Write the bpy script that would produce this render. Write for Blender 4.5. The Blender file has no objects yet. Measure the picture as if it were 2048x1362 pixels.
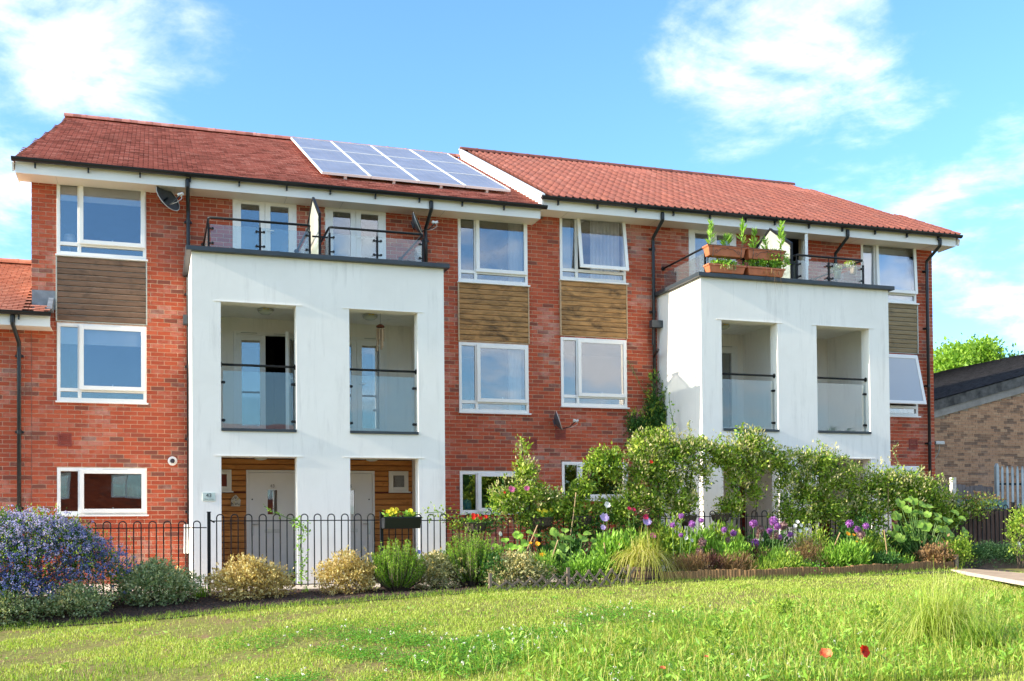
import bpy, math, random
import numpy as np
from mathutils import Vector, Matrix
random.seed(7); RNG = np.random.default_rng(11)
R = math.radians
sc = bpy.context.scene
col = sc.collection

# ---------------------------------------------------------------- camera
F_PX, YAW, PITCH, ROLL, V0, CAM_Y = 2152.1, R(18.431), R(0.989), R(-0.504), 1020.6, -19.8
cy_, sy_ = math.cos(YAW), math.sin(YAW); cp_, sp_ = math.cos(PITCH), math.sin(PITCH); cr_, sr_ = math.cos(ROLL), math.sin(ROLL)
right0 = Vector((cy_, -sy_, 0)); up0 = Vector((-sp_*sy_, -sp_*cy_, cp_)); fwd = Vector((sy_*cp_, cy_*cp_, sp_))
rightv = cr_*right0 + sr_*up0; upv = -sr_*right0 + cr_*up0
cam = bpy.data.cameras.new('camera'); camo = bpy.data.objects.new('camera', cam); col.objects.link(camo)
M = Matrix.Identity(4)
for i in range(3):
    M[i][0], M[i][1], M[i][2] = rightv[i], upv[i], -fwd[i]
M[1][3] = CAM_Y
camo.matrix_world = M
cam.sensor_width = 36; cam.lens = F_PX/2048*36; cam.shift_y = (V0-681)/2048
cam.clip_start = .1; cam.clip_end = 1500
sc.camera = camo

def at(u, v, Y):
    """point of the place seen at a spot of the photograph, on the upright plane y = Y"""
    d = fwd + rightv*((u-1024)/F_PX) + upv*((V0-v)/F_PX)
    t = (Y-CAM_Y)/d.y
    return Vector((d.x*t, Y, d.z*t))

# ---------------------------------------------------------------- light
SUN_DIR = Vector((-5.33, -0.14, 2.07)).normalized()
EL = math.asin(SUN_DIR.z); AZ = math.atan2(SUN_DIR.x, SUN_DIR.y)
w = bpy.data.worlds.new('World'); sc.world = w; w.use_nodes = True
nt = w.node_tree; nt.nodes.clear()
def N(t, tree=None, **k):
    n = (tree or nt).nodes.new(t)
    for a, b in k.items(): setattr(n, a, b)
    return n
L = nt.links.new
out = N('ShaderNodeOutputWorld'); bg = N('ShaderNodeBackground'); bg.inputs[1].default_value = .15
sky = N('ShaderNodeTexSky', sky_type='NISHITA', sun_disc=False, sun_elevation=EL, sun_rotation=AZ)
sky.air_density = 1.0; sky.dust_density = 1.2; sky.ozone_density = 1.6
tc = N('ShaderNodeTexCoord')
def vmath(op, a, b=None, tree=None):
    n = N('ShaderNodeVectorMath', tree, operation=op)
    for i, x in enumerate((a, b)):
        if x is None: continue
        if isinstance(x, (tuple, list, Vector)): n.inputs[i].default_value = tuple(x)
        else: (tree or nt).links.new(x, n.inputs[i])
    return n
def fmath(op, a, b=None, c=None, tree=None, clamp=False):
    n = N('ShaderNodeMath', tree, operation=op); n.use_clamp = clamp
    for i, x in enumerate((a, b, c)):
        if x is None: continue
        if isinstance(x, (int, float)): n.inputs[i].default_value = x
        else: (tree or nt).links.new(x, n.inputs[i])
    return n.outputs[0]
dirn = vmath('NORMALIZE', tc.outputs['Generated']).outputs[0]
sep = N('ShaderNodeSeparateXYZ'); L(dirn, sep.inputs[0])
den = fmath('ADD', fmath('MAXIMUM', sep.outputs[2], 0.0), .22)
proj = N('ShaderNodeCombineXYZ'); L(fmath('DIVIDE', sep.outputs[0], den), proj.inputs[0]); L(fmath('DIVIDE', sep.outputs[1], den), proj.inputs[1])
def noise(vec, scale, detail, rough, tree=None, dist=0.0):
    n = N('ShaderNodeTexNoise', tree); (tree or nt).links.new(vec, n.inputs['Vector'])
    n.inputs['Scale'].default_value = scale; n.inputs['Detail'].default_value = detail; n.inputs['Roughness'].default_value = rough
    n.inputs['Distortion'].default_value = dist
    return n.outputs['Fac']
big = noise(proj.outputs[0], 1.1, 9, .62, dist=.5)
fine = noise(proj.outputs[0], 4.5, 8, .6, dist=.3)
# banks of cloud: where each stands in the sky and how wide it is
banks = None
def skydir(u, v):
    return (fwd + rightv*((u-1024)/F_PX) + upv*((V0-v)/F_PX)).normalized()
for (u, v, rad, amp) in [(120, 100, 7.5, .22), (300, 60, 6, .12), (1600, 160, 10.5, .32), (1460, 60, 6, .20), (1500, 260, 5, .2), (1920, 360, 7.0, .20), (1750, 60, 7, .12), (1480, 270, 6, .12), (1990, 640, 8, .16), (0, 380, 7, .16), ((6.6, -19.8, 2.2), None, 6, .06), ((8.6, -19.8, 3.0), None, 6, .10), ((15, -19.8, 5), None, 9, .14)]:
    c = skydir(u, v) if v is not None else Vector(u).normalized()
    d = vmath('DOT_PRODUCT', dirn, tuple(c)).outputs['Value']
    a = fmath('DIVIDE', fmath('SUBTRACT', d, math.cos(R(rad))), 1-math.cos(R(rad)), clamp=True)
    a = fmath('MULTIPLY', a, amp)
    banks = a if banks is None else fmath('MAXIMUM', banks, a)
# broken cloud added out of view to whiten and brighten the light; the part in view and the part mirrored in the left windows are clearer
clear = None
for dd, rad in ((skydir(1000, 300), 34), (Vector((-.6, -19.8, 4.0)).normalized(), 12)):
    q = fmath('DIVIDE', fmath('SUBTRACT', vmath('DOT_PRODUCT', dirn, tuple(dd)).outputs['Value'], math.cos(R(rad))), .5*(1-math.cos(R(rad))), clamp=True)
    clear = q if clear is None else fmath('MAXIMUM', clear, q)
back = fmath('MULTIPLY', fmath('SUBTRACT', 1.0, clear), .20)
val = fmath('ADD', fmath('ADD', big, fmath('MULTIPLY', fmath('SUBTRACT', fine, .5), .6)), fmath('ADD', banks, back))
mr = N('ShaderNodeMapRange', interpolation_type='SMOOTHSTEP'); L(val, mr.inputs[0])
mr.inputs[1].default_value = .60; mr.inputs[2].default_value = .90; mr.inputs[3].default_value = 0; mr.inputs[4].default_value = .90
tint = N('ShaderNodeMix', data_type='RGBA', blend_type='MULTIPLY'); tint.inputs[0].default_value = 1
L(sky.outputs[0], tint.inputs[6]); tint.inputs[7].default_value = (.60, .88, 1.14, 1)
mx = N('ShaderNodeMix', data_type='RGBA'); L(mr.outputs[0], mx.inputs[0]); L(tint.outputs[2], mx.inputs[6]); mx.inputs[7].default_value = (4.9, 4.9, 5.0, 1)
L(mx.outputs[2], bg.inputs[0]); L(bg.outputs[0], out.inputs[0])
CLOUD = mx
sl = bpy.data.lights.new('sun', 'SUN'); sl.energy = 3.7; sl.angle = R(.6); sl.color = (1, .91, .78)
so = bpy.data.objects.new('sun', sl); col.objects.link(so); so.rotation_euler = SUN_DIR.to_track_quat('Z', 'Y').to_euler()
sc.view_settings.view_transform = 'Standard'; sc.view_settings.look = 'None'; sc.view_settings.gamma = 1
sc.view_settings.exposure = 1.36
sc.cycles.use_denoising = True
sc.cycles.max_bounces = 8; sc.cycles.diffuse_bounces = 5; sc.cycles.transparent_max_bounces = 12; sc.cycles.caustics_reflective = False; sc.cycles.caustics_refractive = False

# ---------------------------------------------------------------- bookkeeping
WO = {}
def tag(o, label=None, cat=None, group=None, kind=None):
    if label: o['label'] = label
    if cat: o['category'] = cat
    if group: o['group'] = group  # high blossom gets paler lilac: sunlight on the top put into the colour
    if kind: o['kind'] = kind
    return o
def empty(name, loc, label=None, cat=None, group=None):
    o = bpy.data.objects.new(name, None); col.objects.link(o); o.empty_display_size = .1
    o.location = loc; WO[o] = Vector(loc); return tag(o, label, cat, group)
def mesh_np(V, Fs, mat, smooth=False):
    V = np.asarray(V, dtype=np.float32); Fs = np.asarray(Fs, dtype=np.int32)
    m = bpy.data.meshes.new('m'); k = Fs.shape[1]
    m.vertices.add(len(V)); m.vertices.foreach_set('co', V.ravel())
    m.loops.add(Fs.size); m.loops.foreach_set('vertex_index', Fs.ravel())
    m.polygons.add(len(Fs)); m.polygons.foreach_set('loop_start', np.arange(len(Fs), dtype=np.int32)*k)
    m.polygons.foreach_set('use_smooth', np.full(len(Fs), bool(smooth), dtype=bool))
    m.update(calc_edges=True); m.materials.append(mat)
    return m
def link(name, mesh, parent=None, origin=(0, 0, 0), rot=None, kind=None, label=None):
    """the mesh is given relative to origin (a world point)"""
    o = bpy.data.objects.new(name, mesh); col.objects.link(o)
    mesh.name = name
    WO[o] = Vector(origin)
    if parent is not None: o.parent = parent; o.location = Vector(origin)-WO[parent]
    else: o.location = origin
    if rot: o.rotation_euler = rot
    if kind: o['kind'] = kind
    if label: o['label'] = label
    return o
def npobj(name, V, Fs, mat, parent=None, smooth=False, kind=None, label=None):
    V = np.asarray(V, dtype=np.float64)
    org = np.array([(V[:, 0].min()+V[:, 0].max())/2, (V[:, 1].min()+V[:, 1].max())/2, V[:, 2].min()])
    return link(name, mesh_np(V-org, Fs, mat, smooth), parent, org, kind=kind, label=label)
class MB:
    def __init__(s): s.v = []; s.f = []; s.s = []
    def quad(s, *p):
        n = len(s.v); s.v += [tuple(q) for q in p]; s.f.append(tuple(range(n, n+len(p)))); return s
    def box(s, x0, x1, y0, y1, z0, z1):
        n = len(s.v)
        s.v += [(x0,y0,z0),(x1,y0,z0),(x1,y1,z0),(x0,y1,z0),(x0,y0,z1),(x1,y0,z1),(x1,y1,z1),(x0,y1,z1)]
        s.f += [(n,n+3,n+2,n+1),(n+4,n+5,n+6,n+7),(n,n+1,n+5,n+4),(n+1,n+2,n+6,n+5),(n+2,n+3,n+7,n+6),(n+3,n,n+4,n+7)]
        return s
    def prism(s, pts, axis, a, b):
        """extrude a closed outline (two coordinates) along an axis from a to b"""
        def mk(p, t):
            if axis == 'x': return (t, p[0], p[1])
            if axis == 'y': return (p[0], t, p[1])
            return (p[0], p[1], t)
        n = len(s.v); k = len(pts)
        s.v += [mk(p, a) for p in pts] + [mk(p, b) for p in pts]
        s.f += [tuple(range(n+k-1, n-1, -1)), tuple(range(n+k, n+2*k))]
        for i in range(k):
            j = (i+1) % k; s.f.append((n+i, n+j, n+k+j, n+k+i))
        return s
    def tube(s, pts, r, sides=8, caps=True):
        pts = [Vector(p) for p in pts]; rs = r if isinstance(r, (list, tuple)) else [r]*len(pts)
        n0 = len(s.v); prev = None
        for i, p in enumerate(pts):
            t = (pts[min(i+1, len(pts)-1)]-pts[max(i-1, 0)]).normalized()
            a = (prev - t*prev.dot(t)) if prev is not None else t.cross(Vector((0.31, .95, .1)) if abs(t.z) > .9 else Vector((0, 0, 1)))
            if a.length < 1e-5: a = t.cross(Vector((1, 0, 0)))
            a.normalize(); prev = a; b = t.cross(a)
            for k in range(sides):
                an = 2*math.pi*k/sides; q = p + (a*math.cos(an)+b*math.sin(an))*rs[i]; s.v.append(tuple(q))
        for i in range(len(pts)-1):
            for k in range(sides):
                j = (k+1) % sides; A = n0+i*sides
                s.f.append((A+k, A+j, A+sides+j, A+sides+k))
        if caps:
            s.f.append(tuple(n0+k for k in range(sides-1, -1, -1))); A = n0+(len(pts)-1)*sides; s.f.append(tuple(A+k for k in range(sides)))
        return s
    def lathe(s, c, prof, sides=16, axis=(0, 0, 1)):
        """profile of (radius, height) round an axis through c"""
        ax = Vector(axis).normalized(); a = ax.orthogonal().normalized(); b = ax.cross(a); c = Vector(c); n0 = len(s.v)
        for (r, h) in prof:
            for k in range(sides):
                an = 2*math.pi*k/sides; s.v.append(tuple(c+ax*h+(a*math.cos(an)+b*math.sin(an))*r))
        for i in range(len(prof)-1):
            for k in range(sides):
                j = (k+1) % sides; A = n0+i*sides; s.f.append((A+k, A+j, A+sides+j, A+sides+k))
        s.f.append(tuple(n0+k for k in range(sides-1, -1, -1))); A = n0+(len(prof)-1)*sides; s.f.append(tuple(A+k for k in range(sides)))
        return s
    def build(s, name, mat, parent=None, bevel=0, smooth=False, kind=None, label=None, origin=None):
        xs, ys, zs = zip(*s.v)
        org = Vector(origin) if origin is not None else Vector(((min(xs)+max(xs))/2, (min(ys)+max(ys))/2, min(zs)))
        m = bpy.data.meshes.new(name); m.from_pydata([tuple(Vector(p)-org) for p in s.v], [], s.f); m.update(); m.materials.append(mat)
        if smooth:
            for p in m.polygons: p.use_smooth = len(p.vertices) <= 4
        o = link(name, m, parent, org, kind=kind, label=label)
        if bevel:
            md = o.modifiers.new('bevel', 'BEVEL'); md.width = bevel; md.segments = 2; md.limit_method = 'ANGLE'
        return o
def sheet_holes(mb, x0, x1, z0, z1, holes, yf, yb):
    """an upright slab with rectangular openings, thickness yf..yb"""
    xs = sorted({x0, x1, *[min(max(h[i], x0), x1) for h in holes for i in (0, 1)]}); zs = sorted({z0, z1, *[min(max(h[i], z0), z1) for h in holes for i in (2, 3)]})
    def solid(i, j):
        if i < 0 or j < 0 or i >= len(xs)-1 or j >= len(zs)-1: return False
        cx, cz = (xs[i]+xs[i+1])/2, (zs[j]+zs[j+1])/2
        return not any(h[0] < cx < h[1] and h[2] < cz < h[3] for h in holes)
    for i in range(len(xs)-1):
        for j in range(len(zs)-1):
            if not solid(i, j): continue
            a, b, c, d = xs[i], xs[i+1], zs[j], zs[j+1]
            mb.quad((a,yf,c),(b,yf,c),(b,yf,d),(a,yf,d)); mb.quad((b,yb,c),(a,yb,c),(a,yb,d),(b,yb,d))
            if not solid(i-1, j): mb.quad((a,yb,c),(a,yf,c),(a,yf,d),(a,yb,d))
            if not solid(i+1, j): mb.quad((b,yf,c),(b,yb,c),(b,yb,d),(b,yf,d))
            if not solid(i, j-1): mb.quad((a,yb,c),(b,yb,c),(b,yf,c),(a,yf,c))
            if not solid(i, j+1): mb.quad((a,yf,d),(b,yf,d),(b,yb,d),(a,yb,d))
    return mb

# ---------------------------------------------------------------- materials
def new_mat(name):
    m = bpy.data.materials.new(name); m.use_nodes = True; t = m.node_tree; b = t.nodes['Principled BSDF']; return m, t, b
def ramp(t, fac, stops, interp='LINEAR'):
    n = t.nodes.new('ShaderNodeValToRGB'); n.color_ramp.interpolation = interp
    cr = n.color_ramp
    while len(cr.elements) < len(stops): cr.elements.new(.5)
    for e, (p, c) in zip(cr.elements, stops): e.position = p; e.color = (*c, 1)
    t.links.new(fac, n.inputs[0]); return n.outputs[0]
def mixc(t, fac, a, b, mode='MIX'):
    n = t.nodes.new('ShaderNodeMix'); n.data_type = 'RGBA'; n.blend_type = mode
    for i, x in ((0, fac), (6, a), (7, b)):
        if isinstance(x, (int, float)): n.inputs[i].default_value = x
        elif isinstance(x, tuple): n.inputs[i].default_value = (*x, 1)
        else: t.links.new(x, n.inputs[i])
    return n.outputs[2]
def posn(t): return t.nodes.new('ShaderNodeNewGeometry').outputs['Position']
def bump(t, b, h, strength, dist=.01):
    n = t.nodes.new('ShaderNodeBump'); n.inputs['Strength'].default_value = strength; n.inputs['Distance'].default_value = dist
    t.links.new(h, n.inputs['Height']); t.links.new(n.outputs[0], b.inputs['Normal'])
def simple(name, c, rough=.6, var=.08, scale=3.0, metal=0, spec=.5, bmp=0, bscale=40):
    m, t, b = new_mat(name); p = posn(t)
    f = noise(p, scale, 4, .6, t)
    a = tuple(max(0, x*(1-var*2.2)) for x in c); d = tuple(min(1, x*(1+var*1.6)) for x in c)
    t.links.new(ramp(t, f, [(.3, a), (.7, d)]), b.inputs['Base Color'])
    b.inputs['Roughness'].default_value = rough; b.inputs['Metallic'].default_value = metal; b.inputs['Specular IOR Level'].default_value = spec
    if bmp: bump(t, b, noise(p, bscale, 4, .6, t), bmp)
    return m
def cellrand(t, ax, px, ox, ay, py, oy, stagger=True):
    """a random number per brick or tile from its place in the bond"""
    s = t.nodes.new('ShaderNodeSeparateXYZ'); t.links.new(posn(t), s.inputs[0])
    row = fmath('FLOOR', fmath('DIVIDE', fmath('SUBTRACT', s.outputs[ay], oy, tree=t), py, tree=t), tree=t)
    x = fmath('DIVIDE', fmath('SUBTRACT', s.outputs[ax], ox, tree=t), px, tree=t)
    if stagger: x = fmath('ADD', x, fmath('MULTIPLY', fmath('MODULO', row, 2.0, tree=t), .5, tree=t), tree=t)
    c = t.nodes.new('ShaderNodeCombineXYZ'); t.links.new(fmath('FLOOR', x, tree=t), c.inputs[0]); t.links.new(row, c.inputs[1])
    wn = t.nodes.new('ShaderNodeTexWhiteNoise'); wn.noise_dimensions = '3D'; t.links.new(c.outputs[0], wn.inputs['Vector'])
    return wn.outputs['Value'], wn.outputs['Color'], s
BX, BZ, BX0, BZ0 = .225, .075, -1.95, -.9
def brick_mat(name, stops, bloom=.5, gx=BX0, gz=BZ0, px=BX, pz=BZ, bloomcol=(.72, .55, .46)):
    m, t, b = new_mat(name)
    rv, rc, s = cellrand(t, 0, px, gx, 2, pz, gz)
    p = posn(t)
    c = ramp(t, rv, stops)
    c = mixc(t, fmath('MULTIPLY', noise(p, 28, 5, .7, t), .45, tree=t), c, tuple(x*.72 for x in stops[len(stops)//2][1]))
    bl = noise(p, .9, 3, .5, t); b2 = noise(p, 12, 4, .75, t)
    rr = t.nodes.new('ShaderNodeSeparateColor'); t.links.new(rc, rr.inputs[0])
    k = fmath('ADD', fmath('ADD', bl, fmath('MULTIPLY', b2, .55, tree=t), tree=t), fmath('MULTIPLY', rr.outputs[1], .20, tree=t), tree=t)
    mrn = t.nodes.new('ShaderNodeMapRange'); t.links.new(k, mrn.inputs[0]); mrn.inputs[1].default_value = .91; mrn.inputs[2].default_value = 1.3; mrn.inputs[4].default_value = bloom
    c = mixc(t, mrn.outputs[0], c, bloomcol)
    t.links.new(c, b.inputs['Base Color']); b.inputs['Roughness'].default_value = .85; b.inputs['Specular IOR Level'].default_value = .25
    bump(t, b, noise(p, 90, 4, .7, t), .35, .004)
    return m
RED = [(0, (.20, .060, .040)), (.07, (.19, .075, .052)), (.11, (.36, .066, .032)), (.4, (.43, .080, .034)), (.75, (.49, .095, .040)), (.94, (.53, .115, .052)), (1, (.46, .13, .075))]
m_brick = brick_mat('red_brick', RED, .55)
m_brick_far = brick_mat('brown_brick', [(0, (.16, .10, .07)), (.18, (.26, .15, .09)), (.3, (.44, .24, .135)), (.7, (.52, .29, .16)), (1, (.58, .35, .20))], .15)
m_mortar = simple('mortar', (.74, .56, .38), .95, .12, 9, bmp=.4)
def tile_mat(name, stops, px, ox, py, oy, stagger):
    m, t, b = new_mat(name)
    rv, rc, s = cellrand(t, 0, px, ox, 1, py, oy, stagger)
    c = ramp(t, rv, stops); p = posn(t)
    c = mixc(t, fmath('MULTIPLY', noise(p, 22, 5, .7, t), .6, tree=t), c, tuple(x*.5 for x in stops[1][1]))
    d = t.nodes.new('ShaderNodeMapRange'); t.links.new(noise(p, 1.1, 6, .65, t, .6), d.inputs[0]); d.inputs[1].default_value = .5; d.inputs[2].default_value = .78; d.inputs[4].default_value = .45
    c = mixc(t, d.outputs[0], c, (.17, .085, .06))
    t.links.new(c, b.inputs['Base Color']); b.inputs['Roughness'].default_value = .8; b.inputs['Specular IOR Level'].default_value = .3
    bump(t, b, noise(p, 120, 3, .7, t), .3, .004)
    return m
PIT = R(26); TP = math.cos(PIT)
m_tile = tile_mat('plain_clay_tile', [(0, (.33, .115, .08)), (.3, (.56, .21, .15)), (.8, (.68, .28, .205)), (1, (.78, .40, .31))], .165, -2.2, .1*TP, -.62, True)
m_tile_low = tile_mat('new_clay_tile', [(0, (.50, .17, .10)), (.4, (.56, .21, .13)), (.8, (.62, .26, .17)), (1, (.66, .30, .20))], .165, -5.0, .1*TP, -.62, True)
m_pan = tile_mat('double_roll_clay_tile', [(0, (.22, .078, .06)), (.25, (.28, .088, .062)), (.5, (.25, .082, .06)), (.8, (.31, .10, .066)), (1, (.33, .125, .095))], .145, 6.95, .32*TP, -.62, False)
def render_mat():
    m, t, b = new_mat('white_render'); p = posn(t); s = t.nodes.new('ShaderNodeMapping'); t.links.new(p, s.inputs[0]); s.inputs['Scale'].default_value = (9, 9, .9)
    st = noise(s.outputs[0], 1.0, 5, .7, t, .3); bl = noise(p, 1.3, 5, .65, t, .4); fi = noise(p, 22, 3, .7, t)
    c = ramp(t, bl, [(.3, (.865, .81, .725)), (.6, (.92, .865, .78))])
    k = t.nodes.new('ShaderNodeMapRange'); t.links.new(fmath('MULTIPLY', st, fmath('ADD', bl, .45, tree=t), tree=t), k.inputs[0]); k.inputs[1].default_value = .50; k.inputs[2].default_value = .80; k.inputs[4].default_value = .55
    c = mixc(t, k.outputs[0], c, (.62, .57, .50))
    k2 = t.nodes.new('ShaderNodeMapRange'); t.links.new(fi, k2.inputs[0]); k2.inputs[1].default_value = .74; k2.inputs[2].default_value = .80; k2.inputs[4].default_value = .35
    c = mixc(t, k2.outputs[0], c, (.50, .45, .38))
    t.links.new(c, b.inputs['Base Color']); b.inputs['Roughness'].default_value = .92; b.inputs['Specular IOR Level'].default_value = .2
    bump(t, b, noise(p, 140, 3, .7, t), .3, .003); return m
m_white_render = render_mat()
m_upvc = simple('white_upvc', (.86, .83, .77), .35, .02, 1)
m_cream = simple('cream_soffit', (.78, .73, .62), .5, .03, 1)
m_white_door = simple('white_door_paint', (.88, .85, .80), .4, .02, 1.5)
m_black = simple('black_plastic', (.006, .007, .008), .4, .1, 3)
m_rail = simple('black_metal', (.006, .0065, .007), .5, .1, 6, spec=.3)
m_coping = simple('dark_grey_coping', (.035, .045, .052), .45, .12, 2.5)
m_chrome = simple('brushed_steel', (.6, .6, .58), .3, .05, 4, metal=1)
m_lead = simple('lead_flashing', (.20, .22, .24), .6, .15, 8)
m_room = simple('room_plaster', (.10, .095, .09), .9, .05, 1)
m_concrete = simple('grey_concrete', (.30, .27, .23), .95, .12, 3, bmp=.5)
m_vent = simple('terracotta_vent', (.26, .045, .03), .7, .12, 12)
m_curtain = simple('cream_curtain', (.86, .83, .78), .9, .05, 3)
m_blind = simple('white_roller_blind', (.86, .86, .84), .9, .03, 3)
m_dish = simple('dark_grey_dish', (.07, .075, .085), .55, .1, 9)
m_lnb = simple('pale_plastic', (.65, .62, .56), .5, .05, 9)
m_terra = simple('terracotta_plastic', (.50, .15, .06), .6, .1, 6)
m_soil = simple('dark_bark_mulch', (.050, .028, .018), 1, .5, 26, bmp=1.0, bscale=45)
m_text = simple('black_lettering', (.02, .02, .02), .5, 0, 1)
m_num = simple('steel_numeral', (.33, .31, .27), .4, .05, 9, metal=.6)
m_iron = simple('rusty_iron', (.06, .045, .035), .7, .3, 20)
m_teal = simple('teal_glaze', (.03, .33, .38), .3, .08, 9)
m_amber = simple('brass_lamp_core', (.75, .55, .08), .4, .05, 9)
m_lamp = simple('frosted_lamp_glass', (.55, .56, .48), .2, .04, 5)
m_silver = simple('silver_frame', (.72, .70, .64), .35, .04, 5, metal=.35)
def glass_mat(name, refl, tintc=(1, 1, 1), film=0.0, filmc=(.6, .65, .68), fk=1.2):
    m = bpy.data.materials.new(name); m.use_nodes = True; t = m.node_tree; t.nodes.clear()
    o = t.nodes.new('ShaderNodeOutputMaterial'); tr = t.nodes.new('ShaderNodeBsdfTransparent'); gl = t.nodes.new('ShaderNodeBsdfGlossy'); mxs = t.nodes.new('ShaderNodeMixShader')
    tr.inputs[0].default_value = (*tintc, 1); gl.inputs['Roughness'].default_value = .012
    lw = t.nodes.new('ShaderNodeFresnel'); lw.inputs[0].default_value = 1.5
    f = fmath('ADD', fmath('MULTIPLY', lw.outputs[0], fk, tree=t), refl, tree=t, clamp=True)
    t.links.new(f, mxs.inputs[0]); t.links.new(tr.outputs[0], mxs.inputs[1]); t.links.new(gl.outputs[0], mxs.inputs[2])
    p = posn(t); n = t.nodes.new('ShaderNodeBump'); n.inputs['Strength'].default_value = .05; n.inputs['Distance'].default_value = .02
    t.links.new(noise(p, 1.6, 1, .5, t), n.inputs['Height']); t.links.new(n.outputs[0], gl.inputs['Normal'])
    last = mxs
    if film:
        df = t.nodes.new('ShaderNodeBsdfDiffuse'); df.inputs[0].default_value = (*filmc, 1); m2 = t.nodes.new('ShaderNodeMixShader'); m2.inputs[0].default_value = film
        t.links.new(mxs.outputs[0], m2.inputs[1]); t.links.new(df.outputs[0], m2.inputs[2]); last = m2
    t.links.new(last.outputs[0], o.inputs[0]); return m
m_glass = glass_mat('window_glass', .15, (.95, .97, .985))
m_glass_pale = glass_mat('pale_window_glass', .08, (.9, .9, .9), .5, (.80, .82, .84))
m_balglass = glass_mat('balcony_glass', .05, (.90, .95, .95), .05, fk=.45)
m_frost = glass_mat('frosted_glass', .05, (.9, .9, .9), .5, (.62, .62, .52))
def wood_mat(name, base, dark, stain=.5, along=0, stainscale=2.0, board=None):
    m, t, b = new_mat(name)
    tcn = t.nodes.new('ShaderNodeMapping'); t.links.new(posn(t), tcn.inputs[0])
    scl = [30.0, 30.0, 30.0]; scl[along] = 2.5; tcn.inputs['Scale'].default_value = scl
    g = noise(tcn.outputs[0], 1.0, 5, .65, t, .6)
    c = ramp(t, g, [(.25, tuple(x*.55 for x in base)), (.5, base), (.75, tuple(min(1, x*1.25) for x in base))])
    mp2 = t.nodes.new('ShaderNodeMapping'); t.links.new(posn(t), mp2.inputs[0]); s2 = [3.2, 3.2, 3.2]; s2[along] = 1.3; mp2.inputs['Scale'].default_value = s2
    sn = noise(mp2.outputs[0], stainscale, 5, .7, t, .8)
    r2 = t.nodes.new('ShaderNodeMapRange'); t.links.new(sn, r2.inputs[0]); r2.inputs[1].default_value = .62-stain*.28; r2.inputs[2].default_value = .80-stain*.2; r2.inputs[4].default_value = .9
    c = mixc(t, r2.outputs[0], c, dark)
    gi = t.nodes.new('ShaderNodeObjectInfo')
    c = mixc(t, fmath('MULTIPLY', gi.outputs['Random'], .35, tree=t), c, tuple(x*.6 for x in base))
    t.links.new(c, b.inputs['Base Color']); b.inputs['Roughness'].default_value = .8; b.inputs['Specular IOR Level'].default_value = .25
    bump(t, b, g, .4, .004); return m
m_cl_dark = wood_mat('weathered_dark_cladding', (.21, .125, .08), (.055, .042, .034), .4)
m_cl_gold = wood_mat('golden_stained_cladding', (.47, .25, .095), (.055, .036, .022), .62)
m_cl_grey = wood_mat('grey_brown_cladding', (.30, .22, .12), (.09, .07, .045), .3)
m_cl_porch = wood_mat('varnished_porch_boards', (.62, .26, .075), (.18, .05, .015), .25)
m_cl_red = wood_mat('dark_red_porch_boards', (.20, .03, .02), (.08, .015, .01), .3)
m_log = wood_mat('sawn_log_edging', (.30, .17, .075), (.10, .06, .035), .35, along=2)
m_slat = wood_mat('grey_weathered_slat', (.24, .18, .13), (.12, .09, .07), .3, along=0)
m_fence_brown = wood_mat('brown_fence_board', (.17, .10, .075), (.08, .055, .045), .35, along=2)
m_fence_grey = wood_mat('silvered_fence_board', (.25, .21, .19), (.12, .10, .09), .35, along=2)
m_fence_green = wood_mat('green_stained_board', (.16, .27, .25), (.10, .18, .17), .25, along=2)
m_barrel = wood_mat('barrel_stave', (.16, .10, .065), (.06, .04, .03), .35, along=2)
m_cane = wood_mat('bamboo_cane', (.50, .33, .17), (.25, .15, .08), .2, along=2)
m_bark = wood_mat('bark', (.12, .085, .06), (.05, .04, .03), .3, along=2)
m_chime = wood_mat('bamboo_chime', (.55, .38, .24), (.30, .17, .10), .2, along=2)
m_darkwood = wood_mat('dark_red_wood', (.16, .045, .025), (.07, .02, .015), .2)
m_palis = simple('galvanised_steel', (.38, .43, .44), .5, .1, 3, metal=.3)
def leaf_mat(name, stops, trans=.35, rough=.5, wn=.3, wi=.75, ns=3.5):
    m = bpy.data.materials.new(name); m.use_nodes = True; t = m.node_tree; b = t.nodes['Principled BSDF']; o = t.nodes['Material Output']
    g = t.nodes.new('ShaderNodeNewGeometry'); oi = t.nodes.new('ShaderNodeObjectInfo')
    k = fmath('ADD', fmath('MULTIPLY', g.outputs['Random Per Island'], wi, tree=t), fmath('MULTIPLY', noise(g.outputs['Position'], ns, 3, .6, t), wn, tree=t), tree=t)
    c = ramp(t, k, stops)
    t.links.new(c, b.inputs['Base Color']); b.inputs['Roughness'].default_value = rough; b.inputs['Specular IOR Level'].default_value = .3
    tr = t.nodes.new('ShaderNodeBsdfTranslucent'); t.links.new(mixc(t, 1.0, c, (1.0, 1.0, .55), 'MULTIPLY'), tr.inputs[0])
    mxs = t.nodes.new('ShaderNodeMixShader'); mxs.inputs[0].default_value = trans
    t.links.new(b.outputs[0], mxs.inputs[1]); t.links.new(tr.outputs[0], mxs.inputs[2]); t.links.new(mxs.outputs[0], o.inputs[0]); return m
def LG(*cs): return [(i/(len(cs)-1), c) for i, c in enumerate(cs)]
m_lf_mid = leaf_mat('climber_leaf', LG((.07, .15, .018), (.16, .29, .03), (.28, .42, .045), (.46, .56, .08), (.62, .64, .15)), .42)
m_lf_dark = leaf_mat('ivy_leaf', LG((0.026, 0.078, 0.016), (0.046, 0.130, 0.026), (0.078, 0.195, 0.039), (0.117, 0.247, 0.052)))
m_lf_bright = leaf_mat('bright_leaf', LG((0.120, 0.250, 0.026), (0.210, 0.400, 0.039), (0.300, 0.525, 0.065), (0.450, 0.625, 0.104)))
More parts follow.
